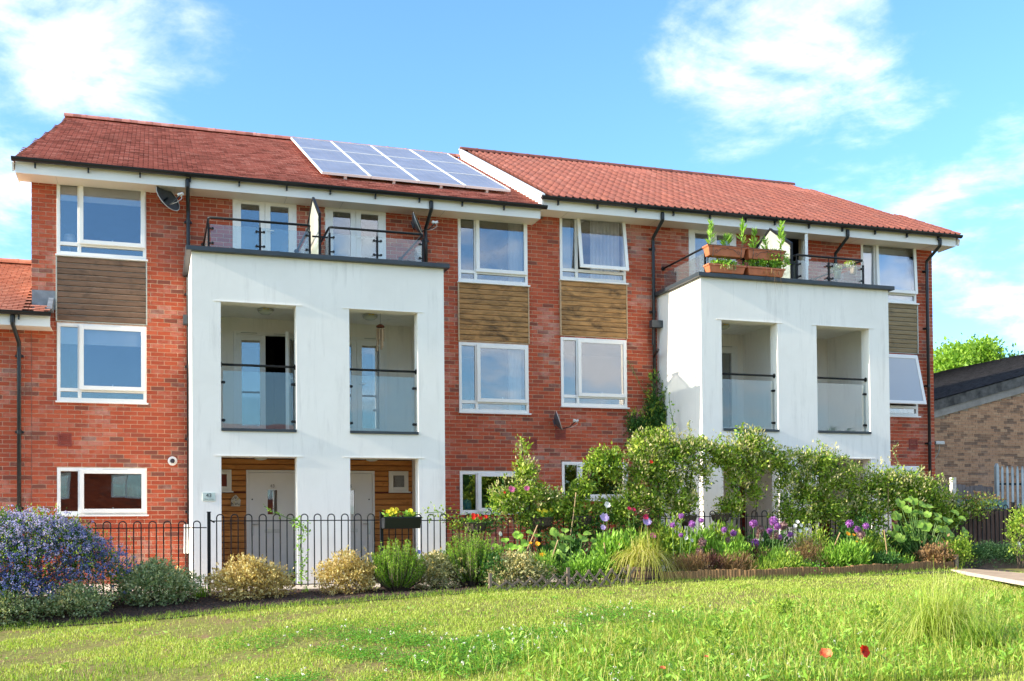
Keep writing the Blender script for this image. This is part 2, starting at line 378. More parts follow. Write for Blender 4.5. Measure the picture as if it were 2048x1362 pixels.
m_lf_rosemary = leaf_mat('rosemary_needle', LG((0.075, 0.189, 0.021), (0.180, 0.351, 0.028), (0.330, 0.540, 0.042), (0.510, 0.675, 0.084)))
m_lf_varie = leaf_mat('variegated_leaf', LG((.12, .17, .06), (.26, .30, .14), (.50, .46, .20), (.66, .58, .28), (.75, .68, .40)))
m_lf_gold = leaf_mat('gold_variegated_leaf', LG((.22, .13, .04), (.45, .30, .10), (.62, .47, .17), (.74, .62, .28), (.80, .72, .42)))
m_lf_greyg = leaf_mat('grey_green_variegated_leaf', LG((0.112, 0.196, 0.070), (0.224, 0.322, 0.140), (0.420, 0.476, 0.252), (0.700, 0.672, 0.392)))
m_lf_cean = leaf_mat('small_dark_leaf', LG((0.022, 0.075, 0.015), (0.045, 0.135, 0.022), (0.090, 0.210, 0.030), (0.180, 0.300, 0.045)))
m_fl_blue = leaf_mat('blue_blossom', LG((.04, .05, .20), (.09, .11, .36), (.16, .19, .50), (.30, .32, .62), (.46, .44, .70)), .3)
m_fl_lilac = leaf_mat('lilac_sunlit_blossom', LG((.30, .30, .60), (.45, .43, .72), (.60, .52, .76), (.70, .62, .80)), .3)
m_lf_big = leaf_mat('large_soft_leaf', LG((.10, .22, .03), (.20, .38, .05), (.34, .52, .09), (.44, .58, .14)), .45, .45)
m_lf_hedge = leaf_mat('grey_green_hedge_leaf', LG((0.042, 0.098, 0.035), (0.084, 0.182, 0.063), (0.154, 0.266, 0.098), (0.252, 0.364, 0.154)))
m_lf_dead = leaf_mat('dry_brown_leaf', LG((.14, .07, .035), (.28, .16, .07), (.42, .27, .12)), .3)
m_lf_purple = leaf_mat('purple_brown_leaf', LG((.05, .02, .02), (.12, .04, .035), (.20, .10, .06)), .3)
m_lf_tree = leaf_mat('tree_leaf', LG((.10, .22, .02), (.20, .38, .03), (.32, .50, .06), (.42, .58, .10)), .4)
m_grass = leaf_mat('grass_blade', LG((.12, .24, .02), (.24, .39, .035), (.37, .49, .06), (.54, .59, .13), (.68, .63, .29)), .4, wn=.75, wi=.45, ns=1.6)
m_grass_lush = leaf_mat('lush_grass_blade', LG((0.075, 0.175, 0.016), (0.165, 0.300, 0.026), (0.285, 0.425, 0.039), (0.480, 0.525, 0.091)), .4)
m_grass_gold = leaf_mat('golden_grass_blade', LG((0.250, 0.325, 0.037), (0.450, 0.475, 0.062), (0.625, 0.575, 0.150), (0.775, 0.650, 0.300)), .4)
m_clover = leaf_mat('clover_leaf', LG((0.065, 0.221, 0.019), (0.117, 0.338, 0.026), (0.182, 0.442, 0.039), (0.260, 0.520, 0.065)), .35)
m_red = leaf_mat('red_petal', LG((.65, .02, .008), (.80, .05, .015)), .3)
m_pinkred = leaf_mat('crimson_petal', LG((.50, .01, .05), (.65, .04, .12)), .3)
m_pink = leaf_mat('pink_petal', LG((.60, .08, .22), (.75, .22, .38)), .3)
m_coral = leaf_mat('coral_petal', LG((.75, .10, .04), (.85, .30, .12)), .3)
m_orange = leaf_mat('orange_petal', LG((.80, .33, .01), (.90, .50, .03)), .3)
m_yellow = leaf_mat('yellow_petal', LG((.80, .62, .01), (.90, .75, .06)), .3)
m_white_fl = leaf_mat('white_petal', LG((.70, .68, .60), (.85, .83, .78)), .3)
m_purple = leaf_mat('purple_petal', LG((.28, .06, .34), (.42, .14, .50), (.55, .26, .62)), .3)
m_violet = leaf_mat('pale_violet_petal', LG((.40, .28, .60), (.58, .44, .74)), .3)
m_brownhead = leaf_mat('faded_seed_head', LG((.22, .12, .12), (.36, .22, .20)), .2)
m_palestalk = simple('pale_stalk', (.30, .38, .12), .6, .15, 9)
m_dkcentre = simple('dark_flower_centre', (.03, .02, .03), .8, .1, 30)
m_stem = simple('green_stem', (.12, .22, .05), .6, .15, 9)
# ---------------------------------------------------------------- shared pieces for buildings
_bc = {}
def brick_mesh(wd, h, mat, depth):
    k = (round(wd, 3), round(h, 3), mat.name, depth)
    if k not in _bc:
        m = MB().box(-k[0]/2, k[0]/2, 0, depth, 0, k[1]); me = bpy.data.meshes.new('brick')
        me.from_pydata(m.v, [], m.f); me.update(); me.materials.append(mat); _bc[k] = me
    return _bc[k]
def brick_rects(x0, x1, z0, z1, holes, bx=BX, bz=BZ, ox=BX0, oz=BZ0, j=.010):
    res = []
    r0 = math.floor((z0-oz)/bz)-1; r1 = math.ceil((z1-oz)/bz)+1
    for r in range(r0, r1):
        za, zb = oz+r*bz+j/2, oz+(r+1)*bz-j/2; za = max(za, z0); zb = min(zb, z1)
        if zb-za < .018: continue
        sh = 0 if r % 2 == 0 else -.5
        c0 = math.floor((x0-ox)/bx)-2; c1 = math.ceil((x1-ox)/bx)+2
        for c in range(c0, c1):
            xa, xb = ox+(c+sh)*bx+j/2, ox+(c+1+sh)*bx-j/2; xa = max(xa, x0); xb = min(xb, x1)
            if xb-xa < .02: continue
            todo = [(xa, xb, za, zb)]
            for h in holes:
                nx = []
                for (a, b, c_, d) in todo:
                    if h[1] <= a or h[0] >= b or h[3] <= c_ or h[2] >= d: nx.append((a, b, c_, d)); continue
                    if h[0]-a > .02: nx.append((a, h[0]-.004, c_, d))
                    if b-h[1] > .02: nx.append((h[1]+.004, b, c_, d))
                    aa, bb = max(a, h[0]), min(b, h[1])
                    if h[2]-c_ > .02: nx.append((aa, bb, c_, h[2]))
                    if d-h[3] > .02: nx.append((aa, bb, h[3], d))
                todo = nx
            res += todo
    return res
CAMP = Vector((0, CAM_Y, 0))
def lay_bricks(parent, rects, mat, y=0.0, depth=.02, limit=300, seen=lambda x, z: True):
    rects = [r for r in rects if r[1]-r[0] > .015 and r[3]-r[2] > .015]
    def key(r):
        c = Vector(((r[0]+r[1])/2, y, (r[2]+r[3])/2)); big = (r[1]-r[0])*(r[3]-r[2])
        return (not seen(c.x, c.z)), (c-CAMP).length - (r[1]-r[0]-.215)*40
    rects.sort(key=key)
    for r in rects[:limit]:
        o = bpy.data.objects.new('brick', brick_mesh(r[1]-r[0], r[3]-r[2], mat, depth)); col.objects.link(o)
        o.parent = parent; p = Vector(((r[0]+r[1])/2, y-random.uniform(-.0012, .0016), r[2])); WO[o] = p; o.location = p-WO[parent]
    rest = rects[limit:]
    if rest:
        A = np.array(rest); n = len(A); yy = y-RNG.uniform(-.0012, .0016, n)
        V = np.zeros((n, 8, 3)); 
        for i, (a, b_, c) in enumerate([(0,0,2),(1,0,2),(1,1,2),(0,1,2),(0,0,3),(1,0,3),(1,1,3),(0,1,3)]):
            V[:, i, 0] = A[:, a]; V[:, i, 1] = yy+b_*depth; V[:, i, 2] = A[:, c]
        f = np.array([(4,5,6,7),(0,1,5,4),(1,2,6,5),(0,3,2,1),(3,0,4,7)]); Fs = (f[None]+np.arange(n)[:, None, None]*8).reshape(-1, 4)
        npobj('brickwork', V.reshape(-1, 3), Fs, mat, parent, kind='stuff')
def frame_ring(mb, x0, x1, z0, z1, t, y0, y1, tt=None, tb=None):
    tt = tt or t; tb = tb or t
    mb.box(x0, x0+t, y0, y1, z0, z1).box(x1-t, x1, y0, y1, z0, z1).box(x0+t, x1-t, y0, y1, z1-tt, z1).box(x0+t, x1-t, y0, y1, z0, z0+tb)
def pane(parent, x0, x1, z0, z1, y, mat=None, name='pane'):
    return MB().box(x0, x1, y, y+.006, z0, z1).build(name, mat or m_glass, parent)
def window(parent, x0, x1, z0, z1, transom=True, tilt=0.0):
    """white casement: a narrow fixed light on the left, a top-hung sash on the right"""
    W = x1-x0; yf = -.012; yb = .06
    xm0, xm1 = x0+.235*W-.01, x0+.265*W+.005
    f = MB(); frame_ring(f, x0, x1, z0, z1, .055, yf, yb, .06, .06)
    f.box(xm0, xm1, yf, yb, z0+.06, z1-.06)
    if transom:
        zt0, zt1 = z0+.165, z0+.225
        f.box(x0+.055, xm0, yf, yb, zt0, zt1); f.box(xm1, x1-.055, yf, yb, zt0, zt1)
    win = f.build('window', m_upvc, parent, bevel=.004)
    zs = z0+.195 if transom else z0+.03
    if transom:
        pane(win, x0+.05, xm0+.01, z0+.05, zt0+.01, .02); pane(win, xm1-.01, x1-.05, z0+.05, zt0+.01, .02)
        pane(win, x0+.05, xm0+.01, zt1-.01, z1-.05, .02)
    else: pane(win, x0+.05, xm0+.01, z0+.05, z1-.05, .02)
    # sash
    a, b = xm1-.03, x1-.02; top = z1-.03
    s = MB(); frame_ring(s, a, b, zs, top, .07, -.05, -.013)
    org = ((a+b)/2, -.013, top)
    so_ = s.build('sash', m_upvc, win, bevel=.004, origin=org); so_.rotation_euler = (R(-tilt), 0, 0)
    p = MB().box(a+.065, b-.065, -.036, -.030, zs+.065, top-.065).build('pane', m_glass if tilt < 12 else m_glass_pale, win, origin=org); p.rotation_euler = (R(-tilt), 0, 0)
    h = MB().box((a+b)/2-.008, (a+b)/2+.008, -.012, 0.0, zs+.02, zs+.10).build('handle', m_upvc, win, origin=org); h.rotation_euler = (R(-tilt), 0, 0)
    MB().box(x0-.02, x1+.03, -.075, .0, z0-.03, z0-.003).build('sill', m_upvc, win)
    MB().box(x0+W*.50, x0+W*.78, -.019, -.0125, z1-.035, z1-.022).build('trickle_vent', simple_grey, win)
    return win
simple_grey = simple('mid_grey_plastic', (.42, .42, .38), .6, .03, 2)  # one even grey for trickle vents and soffit joints
def door_leaf(parent, hinge, width, z0, z1, ang, mat, outer=+1, handle_side=1, knob=True, pm=None):
    """glazed leaf: hinge is (x, y); the leaf runs in +x (outer=+1) or -x (outer=-1) when shut"""
    s = MB(); t = .095; frame_ring(s, min(0, outer*width), max(0, outer*width), z0, z1, t, -.03, .03, .10, .13)
    s.v = [(x, y, z) for x, y, z in s.v]
    org = Vector((hinge[0], hinge[1], 0))
    def put(mb, nm, mt):
        me = bpy.data.meshes.new(nm); me.from_pydata(mb.v, [], mb.f); me.update(); me.materials.append(mt)
        return link(nm, me, parent, org, rot=(0, 0, R(ang)))
    lf = put(s, 'door_leaf', mat)
    md = lf.modifiers.new('bevel', 'BEVEL'); md.width = .004; md.segments = 2
    put(MB().box(min(outer*t*.95, outer*(width-t*.95)), max(outer*t*.95, outer*(width-t*.95)), -.004, .003, z0+.125, z1-.095), 'pane', pm or m_glass)
    if knob:
        x = outer*(width-.045); zc = z0+.9
        put(MB().box(x-.014, x+.014, -.045, -.031, zc-.11, zc+.11).tube([(x, -.045, zc+.05), (x, -.085, zc+.05), (x-outer*.11, -.085, zc+.05)], .009, 6), 'handle', m_upvc)
    for q in (.12, .5, .86):
        zc = z0+(z1-z0)*q; put(MB().box(-.012-outer*.012, .012-outer*.012, -.045, -.0305, zc-.05, zc+.05), 'hinge', m_upvc)
    return lf
def french_door(parent, x0, x1, z0, z1, right_open=0, left_open=0):
    f = MB(); frame_ring(f, x0, x1, z0, z1, .05, -.012, .07, .055, .06)
    d = f.build('french_door', m_upvc, parent, bevel=.004); w2 = (x1-x0-.1)/2
    door_leaf(d, (x0+.05, .02), w2-.002, z0+.06, z1-.057, left_open, m_upvc, +1, knob=False)
    door_leaf(d, (x1-.05, .02 if not right_open else -.03), w2-.002, z0+.06, z1-.057, right_open, m_upvc, -1)
    MB().box(x0+.13, x0+.42, -.02, -.0125, z1-.03, z1-.018).build('trickle_vent', simple_grey, d)
    MB().box(x1-.42, x1-.13, -.02, -.0125, z1-.03, z1-.018).build('trickle_vent', simple_grey, d)
    return d
def text(parent, s, size, loc, mat, ext=.003, align='CENTER', rot=(R(90), 0, 0), bold=0.0, name='lettering'):
    c = bpy.data.curves.new(name, 'FONT'); c.body = s; c.size = size; c.extrude = ext; c.align_x = align; c.offset = bold; c.materials.append(mat)
    tmp = bpy.data.objects.new(name, c); me = bpy.data.meshes.new_from_object(tmp); bpy.data.objects.remove(tmp); me.name = name
    o = bpy.data.objects.new(name, me); col.objects.link(o); o.parent = parent; WO[o] = Vector(loc)
    o.location = Vector(loc)-(WO[parent] if parent is not None else Vector()); o.rotation_euler = rot; return o
def front_door(parent, x0, x1, z0, z1, handle_left=True, number='43'):
    f = MB(); frame_ring(f, x0, x1, z0, z1, .045, -.02, .06)
    fr = f.build('front_door', m_white_door, parent, bevel=.004)
    a, b = x0+.045, x1-.045; c = (a+b)/2
    lf = MB(); sheet_holes(lf, a+.004, b-.004, z0+.05, z1-.05, [(c-.085, c+.085, z1-.80, z1-.36)], .0, .045); lf.build('door_leaf', m_white_door, fr)
    g = MB(); frame_ring(g, c-.115, c+.115, z1-.83, z1-.33, .028, -.012, -.0005); g.build('glazing_bead', m_white_door, fr)
    pane(fr, c-.085, c+.085, z1-.80, z1-.36, .02)
    MB().box(c-.14, c+.14, -.018, -.0005, .0+z1-1.135, z1-1.065).build('letter_plate', m_silver, fr, bevel=.006)
    hx = a+.06 if handle_left else b-.06
    MB().box(hx-.016, hx+.016, -.012, -.0005, z1-1.18, z1-.93).tube([(hx, -.012, z1-.98), (hx, -.05, z1-.98), (hx+(.12 if handle_left else -.12), -.05, z1-.98)], .010, 6).build('handle', m_chrome, fr)
    MB().lathe((hx, -.001, z1-.53), [(.014, 0), (.012, .012)], 10, (0, -1, 0)).build('spy_hole', m_black, fr)
    text(fr, number, .085, (c, -.003, z1-.315), m_num, .004)
    MB().box(x0, x1, -.10, .0, z0-.03, z0-.002).build('threshold', m_black, fr)
    return fr
def boards(parent, x0, x1, z0, z1, pitch, y, th, mat, holes=(), name='board'):
    n = max(1, round((z1-z0)/pitch)); p = (z1-z0)/n
    for i in range(n):
        a, b = z0+i*p, z0+(i+1)*p-.009
        segs = [(x0, x1)]
        for h in holes:
            if h[2] < b-.01 and h[3] > a+.01:
                segs = [q for s in segs for q in ((s[0], min(s[1], h[0])), (max(s[0], h[1]), s[1])) if q[1]-q[0] > .02]
        for (p0, p1) in segs:
            lip = random.uniform(0, .004)
            MB().prism([(y-lip, a), (y-th*.75-lip, a+.012), (y-th-lip, b-.014), (y-th*.7-lip, b), (y+.004, b), (y+.004, a)], 'x', p0, p1).build(name, mat, parent)
def cladding(parent, x0, x1, z0, z1, mat, edge):
    t = MB().box(x0, x0+.022, -.045, -.001, z0, z1).box(x1-.022, x1, -.045, -.001, z0, z1).box(x0+.022, x1-.022, -.008, -.001, z0, z1)
    c = t.build('cladding_panel', edge, parent)
    boards(c, x0+.023, x1-.023, z0+.02, z1-.005, .096, -.009, .026, mat, name='plank')
def rail_run(parent, x0, x1, z, posts, side_walls, mats=None, gap=()):
    """glass balustrade on the coping: two or three posts, glass, black handrail, returns to the wall"""
    yr = -1.76
    rl = MB(); zh = z+.52; pts = [(x0, yr, zh), (x1, yr, zh)]
    if side_walls[0]: pts = [(x0, -.03, zh), (x0, yr+.03, zh)] + [(x0+.02, yr, zh)] + pts[1:]
    if side_walls[1]: pts = pts[:-1] + [(x1-.02, yr, zh), (x1, yr+.03, zh), (x1, -.03, zh)]
    rl.tube(pts, .020, 10)
    r = rl.build('handrail', m_rail, parent, smooth=True)
    for i, k in enumerate(side_walls):
        if k: MB().lathe(((x0, x1)[i], -.001, zh), [(.045, 0), (.045, .012), (.02, .03)], 12, (0, -1, 0)).build('wall_flange', m_rail, parent)
    for px in posts:
        MB().box(px-.017, px+.017, yr-.012, yr+.012, z, z+.42).tube([(px, yr, z+.42), (px, yr, zh-.015)], .007, 6).build('post', m_rail, parent)
        cl = MB()
        for zc in (z+.10, z+.34):
            cl.box(px-.065 if px > x0+.1 else px, px+.065 if px < x1-.1 else px, yr-.026, yr-.0125, zc-.012, zc+.012)
            for sx in (-1, 1):
                if (sx < 0 and px > x0+.1) or (sx > 0 and px < x1-.1): cl.lathe((px+sx*.06, yr-.0265, zc), [(.022, 0), (.022, .016), (.012, .02)], 10, (0, -1, 0))
        cl.build('glass_clamp', m_rail, parent)
    for a, b in zip(posts[:-1], posts[1:]):
        MB().box(a+.03, b-.03, yr-.005, yr+.005, z+.03, z+.415).build('glass_panel', m_balglass, parent)
    for i, k in enumerate(side_walls):
        if k:
            x = (x0, x1)[i]; MB().box(x-.005, x+.005, yr+.03, -.06, z+.03, z+.415).build('glass_panel', m_balglass, parent)
def juliet(parent, x0, x1, z):
    """rail and glass across a loggia opening; z is the top of the metal sill"""
    yr = -1.73
    j = MB().tube([(x0, yr, z+1.05), (x1, yr, z+1.05)], .020, 10).build('juliet_rail', m_rail, parent, smooth=True)
    for x, s in ((x0, 1), (x1, -1)):
        MB().lathe((x, yr, z+1.05), [(.045, 0), (.045, .012), (.022, .025)], 12, (s, 0, 0)).build('wall_flange', m_rail, j)
        for zc in (z+.14, z+.76):
            MB().box(min(x, x+s*.04), max(x, x+s*.04), yr-.02, yr+.02, zc-.02, zc+.02).lathe((x+s*.05, yr-.018, zc), [(.024, 0), (.024, .036)], 10, (0, 1, 0)).build('glass_clamp', m_rail, j)
    MB().box(x0+.035, x1-.035, yr-.005, yr+.005, z+.012, z+.95).build('glass_panel', m_balglass, j)
def swan_pipe(parent, x, ztop, zbot, yg=-.52, yw=-.085, jog=0.0):
    r = .034
    p = MB().tube([(x+jog, yg, ztop), (x+jog, yg, ztop-.16), (x, yw, ztop-.40), (x, yw, ztop-.50), (x, yw, zbot)], r, 12).build('downpipe', m_black, parent, smooth=True)
    for z in np.arange(ztop-.62, zbot+.2, -1.28):
        MB().tube([(x, yw, z-.03), (x, yw, z+.03)], r+.007, 12).box(x-.065, x+.065, yw+.03, -.002, z-.018, z+.018).build('pipe_clip', m_black, p)
    MB().tube([(x+jog, yg, ztop-.14), (x+jog, yg, ztop-.02)], r+.006, 12).build('pipe_collar', m_black, p)
    return p
def gutter(parent, x0, x1, z, y=-.60, caps=(True, True)):
    """half-round gutter; z is its rim"""
    n = 8; r = .062; prof = [(y+r*math.cos(math.pi+math.pi*k/n), z+r*math.sin(math.pi+math.pi*k/n)) for k in range(n+1)]
    prof += [(y+(r-.006)*math.cos(2*math.pi-math.pi*k/n), z+(r-.006)*math.sin(2*math.pi-math.pi*k/n)) for k in range(n+1)]
    g = MB().prism(prof, 'x', x0, x1)
    if caps[0]: g.prism(prof[:n+1], 'x', x0-.004, x0)
    if caps[1]: g.prism(prof[:n+1], 'x', x1, x1+.004)
    go = g.build('gutter', m_black, parent)
    prof2 = [(y+(r+.006)*math.cos(math.pi+math.pi*k/n), z+(r+.006)*math.sin(math.pi+math.pi*k/n)) for k in range(n+1)]
    x = x0+.35
    while x < x1-.1:
        MB().prism(prof2, 'x', x-.012, x+.012).box(x-.012, x+.012, y+r-.03, y+r+.02, z-.13, z-.005).build('bracket', m_black, go); x += .82
    return go
def solid_rect(x0, x1, y0, y1, z0, z1): return MB().box(x0, x1, y0, y1, z0, z1)

# ---- roof tiles
def tile_template(kind):
    v, f = [], []
    if kind == 'plain':
        m = MB().box(-.077, .077, -.005, .15, 0, .013); v = [(x, y, z+(.030 if y < 0 else .005)) for x, y, z in m.v]; f = [q for q in m.f]
    else:
        n = 14; wd = .29
        for j, (yy, lift) in enumerate(((-.01, .008), (.34, .0))):
            for i in range(n+1):
                x = -wd/2+wd*i/n; h = .056*max(0.0, math.cos(2*math.pi*(x/.145)))**.9 + .004*math.cos(2*math.pi*x/.145)
                v.append((x*.998, yy, lift+h+.012))
        for i in range(n): v_ = 0; f.append((i, i+1, n+1+i+1, n+1+i))
        b = len(v)
        for i in range(n+1): x, yy, z = v[i]; v.append((x, yy+.002, z-.016))
        for i in range(n): f.append((b+i, b+i+1, i+1, i))
    return np.array(v), f
def tiled_roof(parent, x0, x1, ye, ze, yr, pit, kind, mat, ox, limit=300, near=None, oy=-.62, skew=(0, 0)):
    v, f = tile_template(kind); cp, sp = math.cos(pit), math.sin(pit)
    gx, gy = (.165, .10) if kind == 'plain' else (.29, .32)
    me = bpy.data.meshes.new('tile'); me.from_pydata([tuple(q) for q in v], [], f); me.update(); me.materials.append(mat)
    if kind != 'plain':
        for p in me.polygons: p.use_smooth = p.index < 14
    rows = int((yr-ye)/cp/gy); pl = []
    for r in range(rows):
        xo = ox+(gx/2 if (kind == 'plain' and r % 2) else 0)
        c0 = math.floor((x0-xo)/gx); 
        for c in range(c0-1, int((x1-xo)/gx)+2):
            cx = xo+(c+.5)*gx
            t_ = r/max(1, rows)
            if cx < x0+(.085 if skew[0] else .03)+skew[0]*t_ or cx >= x1+skew[1]*t_-(.10 if skew[1] else 0): continue
            pl.append((cx, ye+r*gy*cp, ze+r*gy*sp))
    pl.sort(key=lambda p: (Vector(p)-CAMP).length)
    def jit(): return (pit+random.uniform(-.006, .010), random.uniform(-.006, .006), random.uniform(-.007, .007))
    for p in pl[:limit]:
        o = bpy.data.objects.new('tile', me); col.objects.link(o); o.parent = parent; WO[o] = Vector(p); o.location = Vector(p)-WO[parent]; o.rotation_euler = jit()
    rest = pl[limit:]
    if rest:
        n = len(rest); P = np.array(rest); k = len(v)
        VV = np.zeros((n, k, 3))
        an = pit+RNG.uniform(-.006, .010, n); ca, sa = np.cos(an), np.sin(an); yaw = RNG.uniform(-.007, .007, n)
        X = v[None, :, 0]-yaw[:, None]*v[None, :, 1]; Y = v[None, :, 1]+yaw[:, None]*v[None, :, 0]; Z = v[None, :, 2]
        VV[..., 0] = P[:, None, 0]+X; VV[..., 1] = P[:, None, 1]+Y*ca[:, None]-Z*sa[:, None]; VV[..., 2] = P[:, None, 2]+Y*sa[:, None]+Z*ca[:, None]
        fa = np.array(f); Fs = (fa[None]+np.arange(n)[:, None, None]*k).reshape(-1, 4)
        npobj('tiling', VV.reshape(-1, 3), Fs, mat, parent, kind='stuff')
def ridge(parent, x0, x1, y, z, mat, pitch=.45):
    n = max(1, round((x1-x0)/pitch)); p = (x1-x0)/n
    for i in range(n):
        a = x0+i*p; k = 7; r = .115
        prof = [(y+r*math.cos(math.pi*q/k), z-.02+r*.85*math.sin(math.pi*q/k)) for q in range(k+1)]+[(y+(r-.02)*math.cos(math.pi*(k-q)/k), z-.02+(r-.02)*.85*math.sin(math.pi*(k-q)/k)) for q in range(k+1)]
        MB().prism(prof, 'x', a+.004, a+p-.006).build('ridge_tile', mat, parent)
        MB().prism([(py, pz+.006) for py, pz in prof], 'x', a+p-.03, a+p+.012).build('ridge_joint', mat, parent) if i < n-1 else None

# ---------------------------------------------------------------- the terrace
def house(spec):
    X0, X1 = spec['x']; dz = spec['dz']; bx0, bx1 = spec['bay']; ox0, ox1 = spec['open']; wx0, wx1 = spec['win']; fd0, fd1 = spec['fd']; d0, d1 = spec['door']; s0, s1 = spec['sw']
    left_pair = dz == 0; ZE = 6.10+spec.get('eave', 0)
    H = empty('terraced_house', (X0, 0, -.9), spec['label'], 'house', 'terraced houses of the row')
    outer_left = spec['side'] < 0   # the bay's outer side is on the left of this house
    zb = 4.40+dz                    # underside of the brick above the bay
    w0z = spec['w0']; w1z = spec['w1']; w2z = spec['w2']
    bayhole = (bx0 if outer_left else X0, X1 if outer_left else bx1, -1, zb)
    fd2 = (fd0, fd1, 4.42+dz, 6.05+dz)
    holes = [(wx0, wx1, *w0z), (wx0, wx1, *w1z), (wx0, wx1, *w2z), fd2]
    wl = MB(); sheet_holes(wl, X0, X1, -.9, ZE, holes+[bayhole], .008, .25)
    if spec['gable'] == 'L': wl.prism([(.25, -.9), (10.8, -.9), (10.8, ZE-.05), (5.1, ZE+2.50), (.25, ZE)], 'x', X0, X0+.2)
    if spec['gable'] == 'R': wl.prism([(.25, -.9), (10.8, -.9), (10.8, ZE-.05), (5.1, ZE+2.50), (.25, ZE)], 'x', X1-.2, X1)
    wall = wl.build('wall', m_mortar, H)
    MB().box(X0+.2, X1-.2, 10.6, 10.8, -.9, ZE).build('back_wall', m_mortar, H)
    bricks = brick_rects(X0, X1, -.9, ZE, holes+[(wx0-.02, wx1+.02, w1z[1]-.002, w2z[0]+.002) if False else (0, 0, 0, 0), bayhole])
    if left_pair: seen = lambda x, z: (not (x < -.2 and z < .1)) and (z > .05) and not (bx0-.1 < x < bx1+.1 and z < 4.75)
    else: seen = lambda x, z: z > 1.6 and not (bx0-.1 < x < bx1+.1 and z < 4.9) and not (x > 8.6 and x < 9.8 and z < 3)
    lay_bricks(wall, bricks, m_brick, seen=seen)
    # rooms behind the glass: floors, back wall, party walls
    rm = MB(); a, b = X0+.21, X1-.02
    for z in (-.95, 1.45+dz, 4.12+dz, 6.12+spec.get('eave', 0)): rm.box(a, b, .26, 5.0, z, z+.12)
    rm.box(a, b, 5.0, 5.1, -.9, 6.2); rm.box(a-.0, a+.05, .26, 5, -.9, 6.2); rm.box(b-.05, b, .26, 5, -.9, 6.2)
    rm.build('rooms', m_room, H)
    # bay: rendered box with a porch below, a loggia above, a balcony on top
    zt = 4.505+dz; yF, yI = -1.856, -1.60; h0, h1 = (.0+1.218+dz*.55, 3.721+dz); sb = 1.625+dz
    by = MB(); sheet_holes(by, bx0, bx1, -.9, zt, [(ox0, ox1, -1.0, h0), (ox0, ox1, sb, h1)], yF, yI)
    o_in = (bx0, bx0+.15) if outer_left else (bx1-.15, bx1)
    c_in = (bx1-.11, bx1) if outer_left else (bx0, bx0+.11)
    by.box(*o_in, yI, -.002, -.9, zt); by.box(*c_in, yI, -.002, -.9, zb-.1)
    ia, ib = (o_in[1], c_in[0]) if outer_left else (c_in[1], o_in[0])
    by.box(ia, ib, yI, -.002, 1.31+dz*.6, sb-.02); by.box(ia, ib, yI, -.002, 3.83+dz, 4.15+dz)
    bay = by.build('rendered_bay', m_white_render, H)
    for (zz) in (h0, h1): MB().box(ox0-.11, ox1+.10, yF-.012, yF-.001, zz, zz+.014).build('drip_bead', m_white_render, bay)
    for x in (ox0, ox1): pass
    MB().box(ox0+.002, ox1-.002, yF-.03, -1.62, sb, sb+.045).build('metal_sill', m_coping, bay)
    bw = MB(); sheet_holes(bw, ia, ib, sb-.02, 3.83+dz, [(fd0, fd1, 1.70+dz, 3.59+dz)], -.001, .22); bw.build('loggia_back_wall', m_white_render, H)
    # coping
    cpm = MB(); ca, cb = (bx0-.09, bx1) if outer_left else (bx0, bx1+.09)
    cpm.box(ca, cb, -1.95, -1.58, zt, zt+.075)
    oa, ob = (bx0-.09, bx0+.20) if outer_left else (bx1-.20, bx1+.09)
    cpm.box(oa, ob, -1.579, -.002, zt, zt+.075); coping = cpm.build('coping', m_coping, H, bevel=.006)
    for q in (1, 2):
        x = ca+(cb-ca)*q/3; MB().box(x-.03, x+.03, -1.954, -1.575, zt+.006, zt+.078).build('coping_joint', m_coping, coping)
    MB().box(ia, ib, -1.58, -.002, 4.16+dz, 4.40+dz).build('balcony_deck', m_concrete, H)
    br = empty('balcony_railing', (bx0, -1.76, zt)); br.parent = H; br.location = WO[br]-WO[H]
    rail_run(br, spec['rail'][0], spec['rail'][-1], zt+.075, spec['rail'], (True, True))
    juliet(H, ox0+.002, ox1-.002, sb+.045)
    # windows and doors
    window(H, wx0, wx1, *w0z, transom=False)
    window(H, wx0, wx1, *w1z, tilt=spec['tilt'][0]); window(H, wx0, wx1, *w2z, tilt=spec['tilt'][1])
    french_door(H, *fd2[:2], fd2[2], fd2[3], right_open=spec['fd_open'][1])
    french_door(H, fd0, fd1, 1.70+dz, 3.59+dz, right_open=spec['fd_open'][0])
    cladding(H, wx0-.015, wx1+.015, w1z[1]+.025, w2z[0]-.03, spec['clad'], spec['clad_edge'])
    # porch
    zp = -.80; pt = 1.31+dz*.6
    bk = MB(); bh = [(d0, d1, -.9, 1.10+dz*.6), (s0, s1, .72+dz*.6, 1.10+dz*.6)]
    sheet_holes(bk, ia, ib, -.9, pt, bh, .03, .22); pw = bk.build('porch_back_wall', m_darkwood, H)
    dt = 1.104+dz*.6; boards(pw, ia, ib, dt, pt-.004, .107, .026, .024, spec['porch'], name='board'); boards(pw, ia, ib, .715+dz*.6, dt-.001, .107, .026, .024, spec['porch'], holes=[(d0-.002, d1+.002, -.9, dt), (s0-.002, s1+.002, .6, dt)], name='board'); boards(pw, ia, ib, -.86, .690+dz*.6, .107, .026, .024, spec['porch'], holes=[(d0-.002, d1+.002, -.9, dt)], name='board')
    front_door(H, d0, d1, zp, 1.10+dz*.6, outer_left, spec['num'])
    f = MB(); frame_ring(f, s0, s1, .72+dz*.6, 1.10+dz*.6, .045, -.02, .05); frame_ring(f, s0+.04, s1-.04, .76+dz*.6, 1.06+dz*.6, .04, -.035, .0)
    sw = f.build('small_window', m_upvc, H, bevel=.003); pane(sw, s0+.07, s1-.07, .79+dz*.6, 1.03+dz*.6, .0); MB().box(s0-.01, s1+.03, -.06, -.021, .695+dz*.6, .718+dz*.6).build('sill', m_upvc, sw)
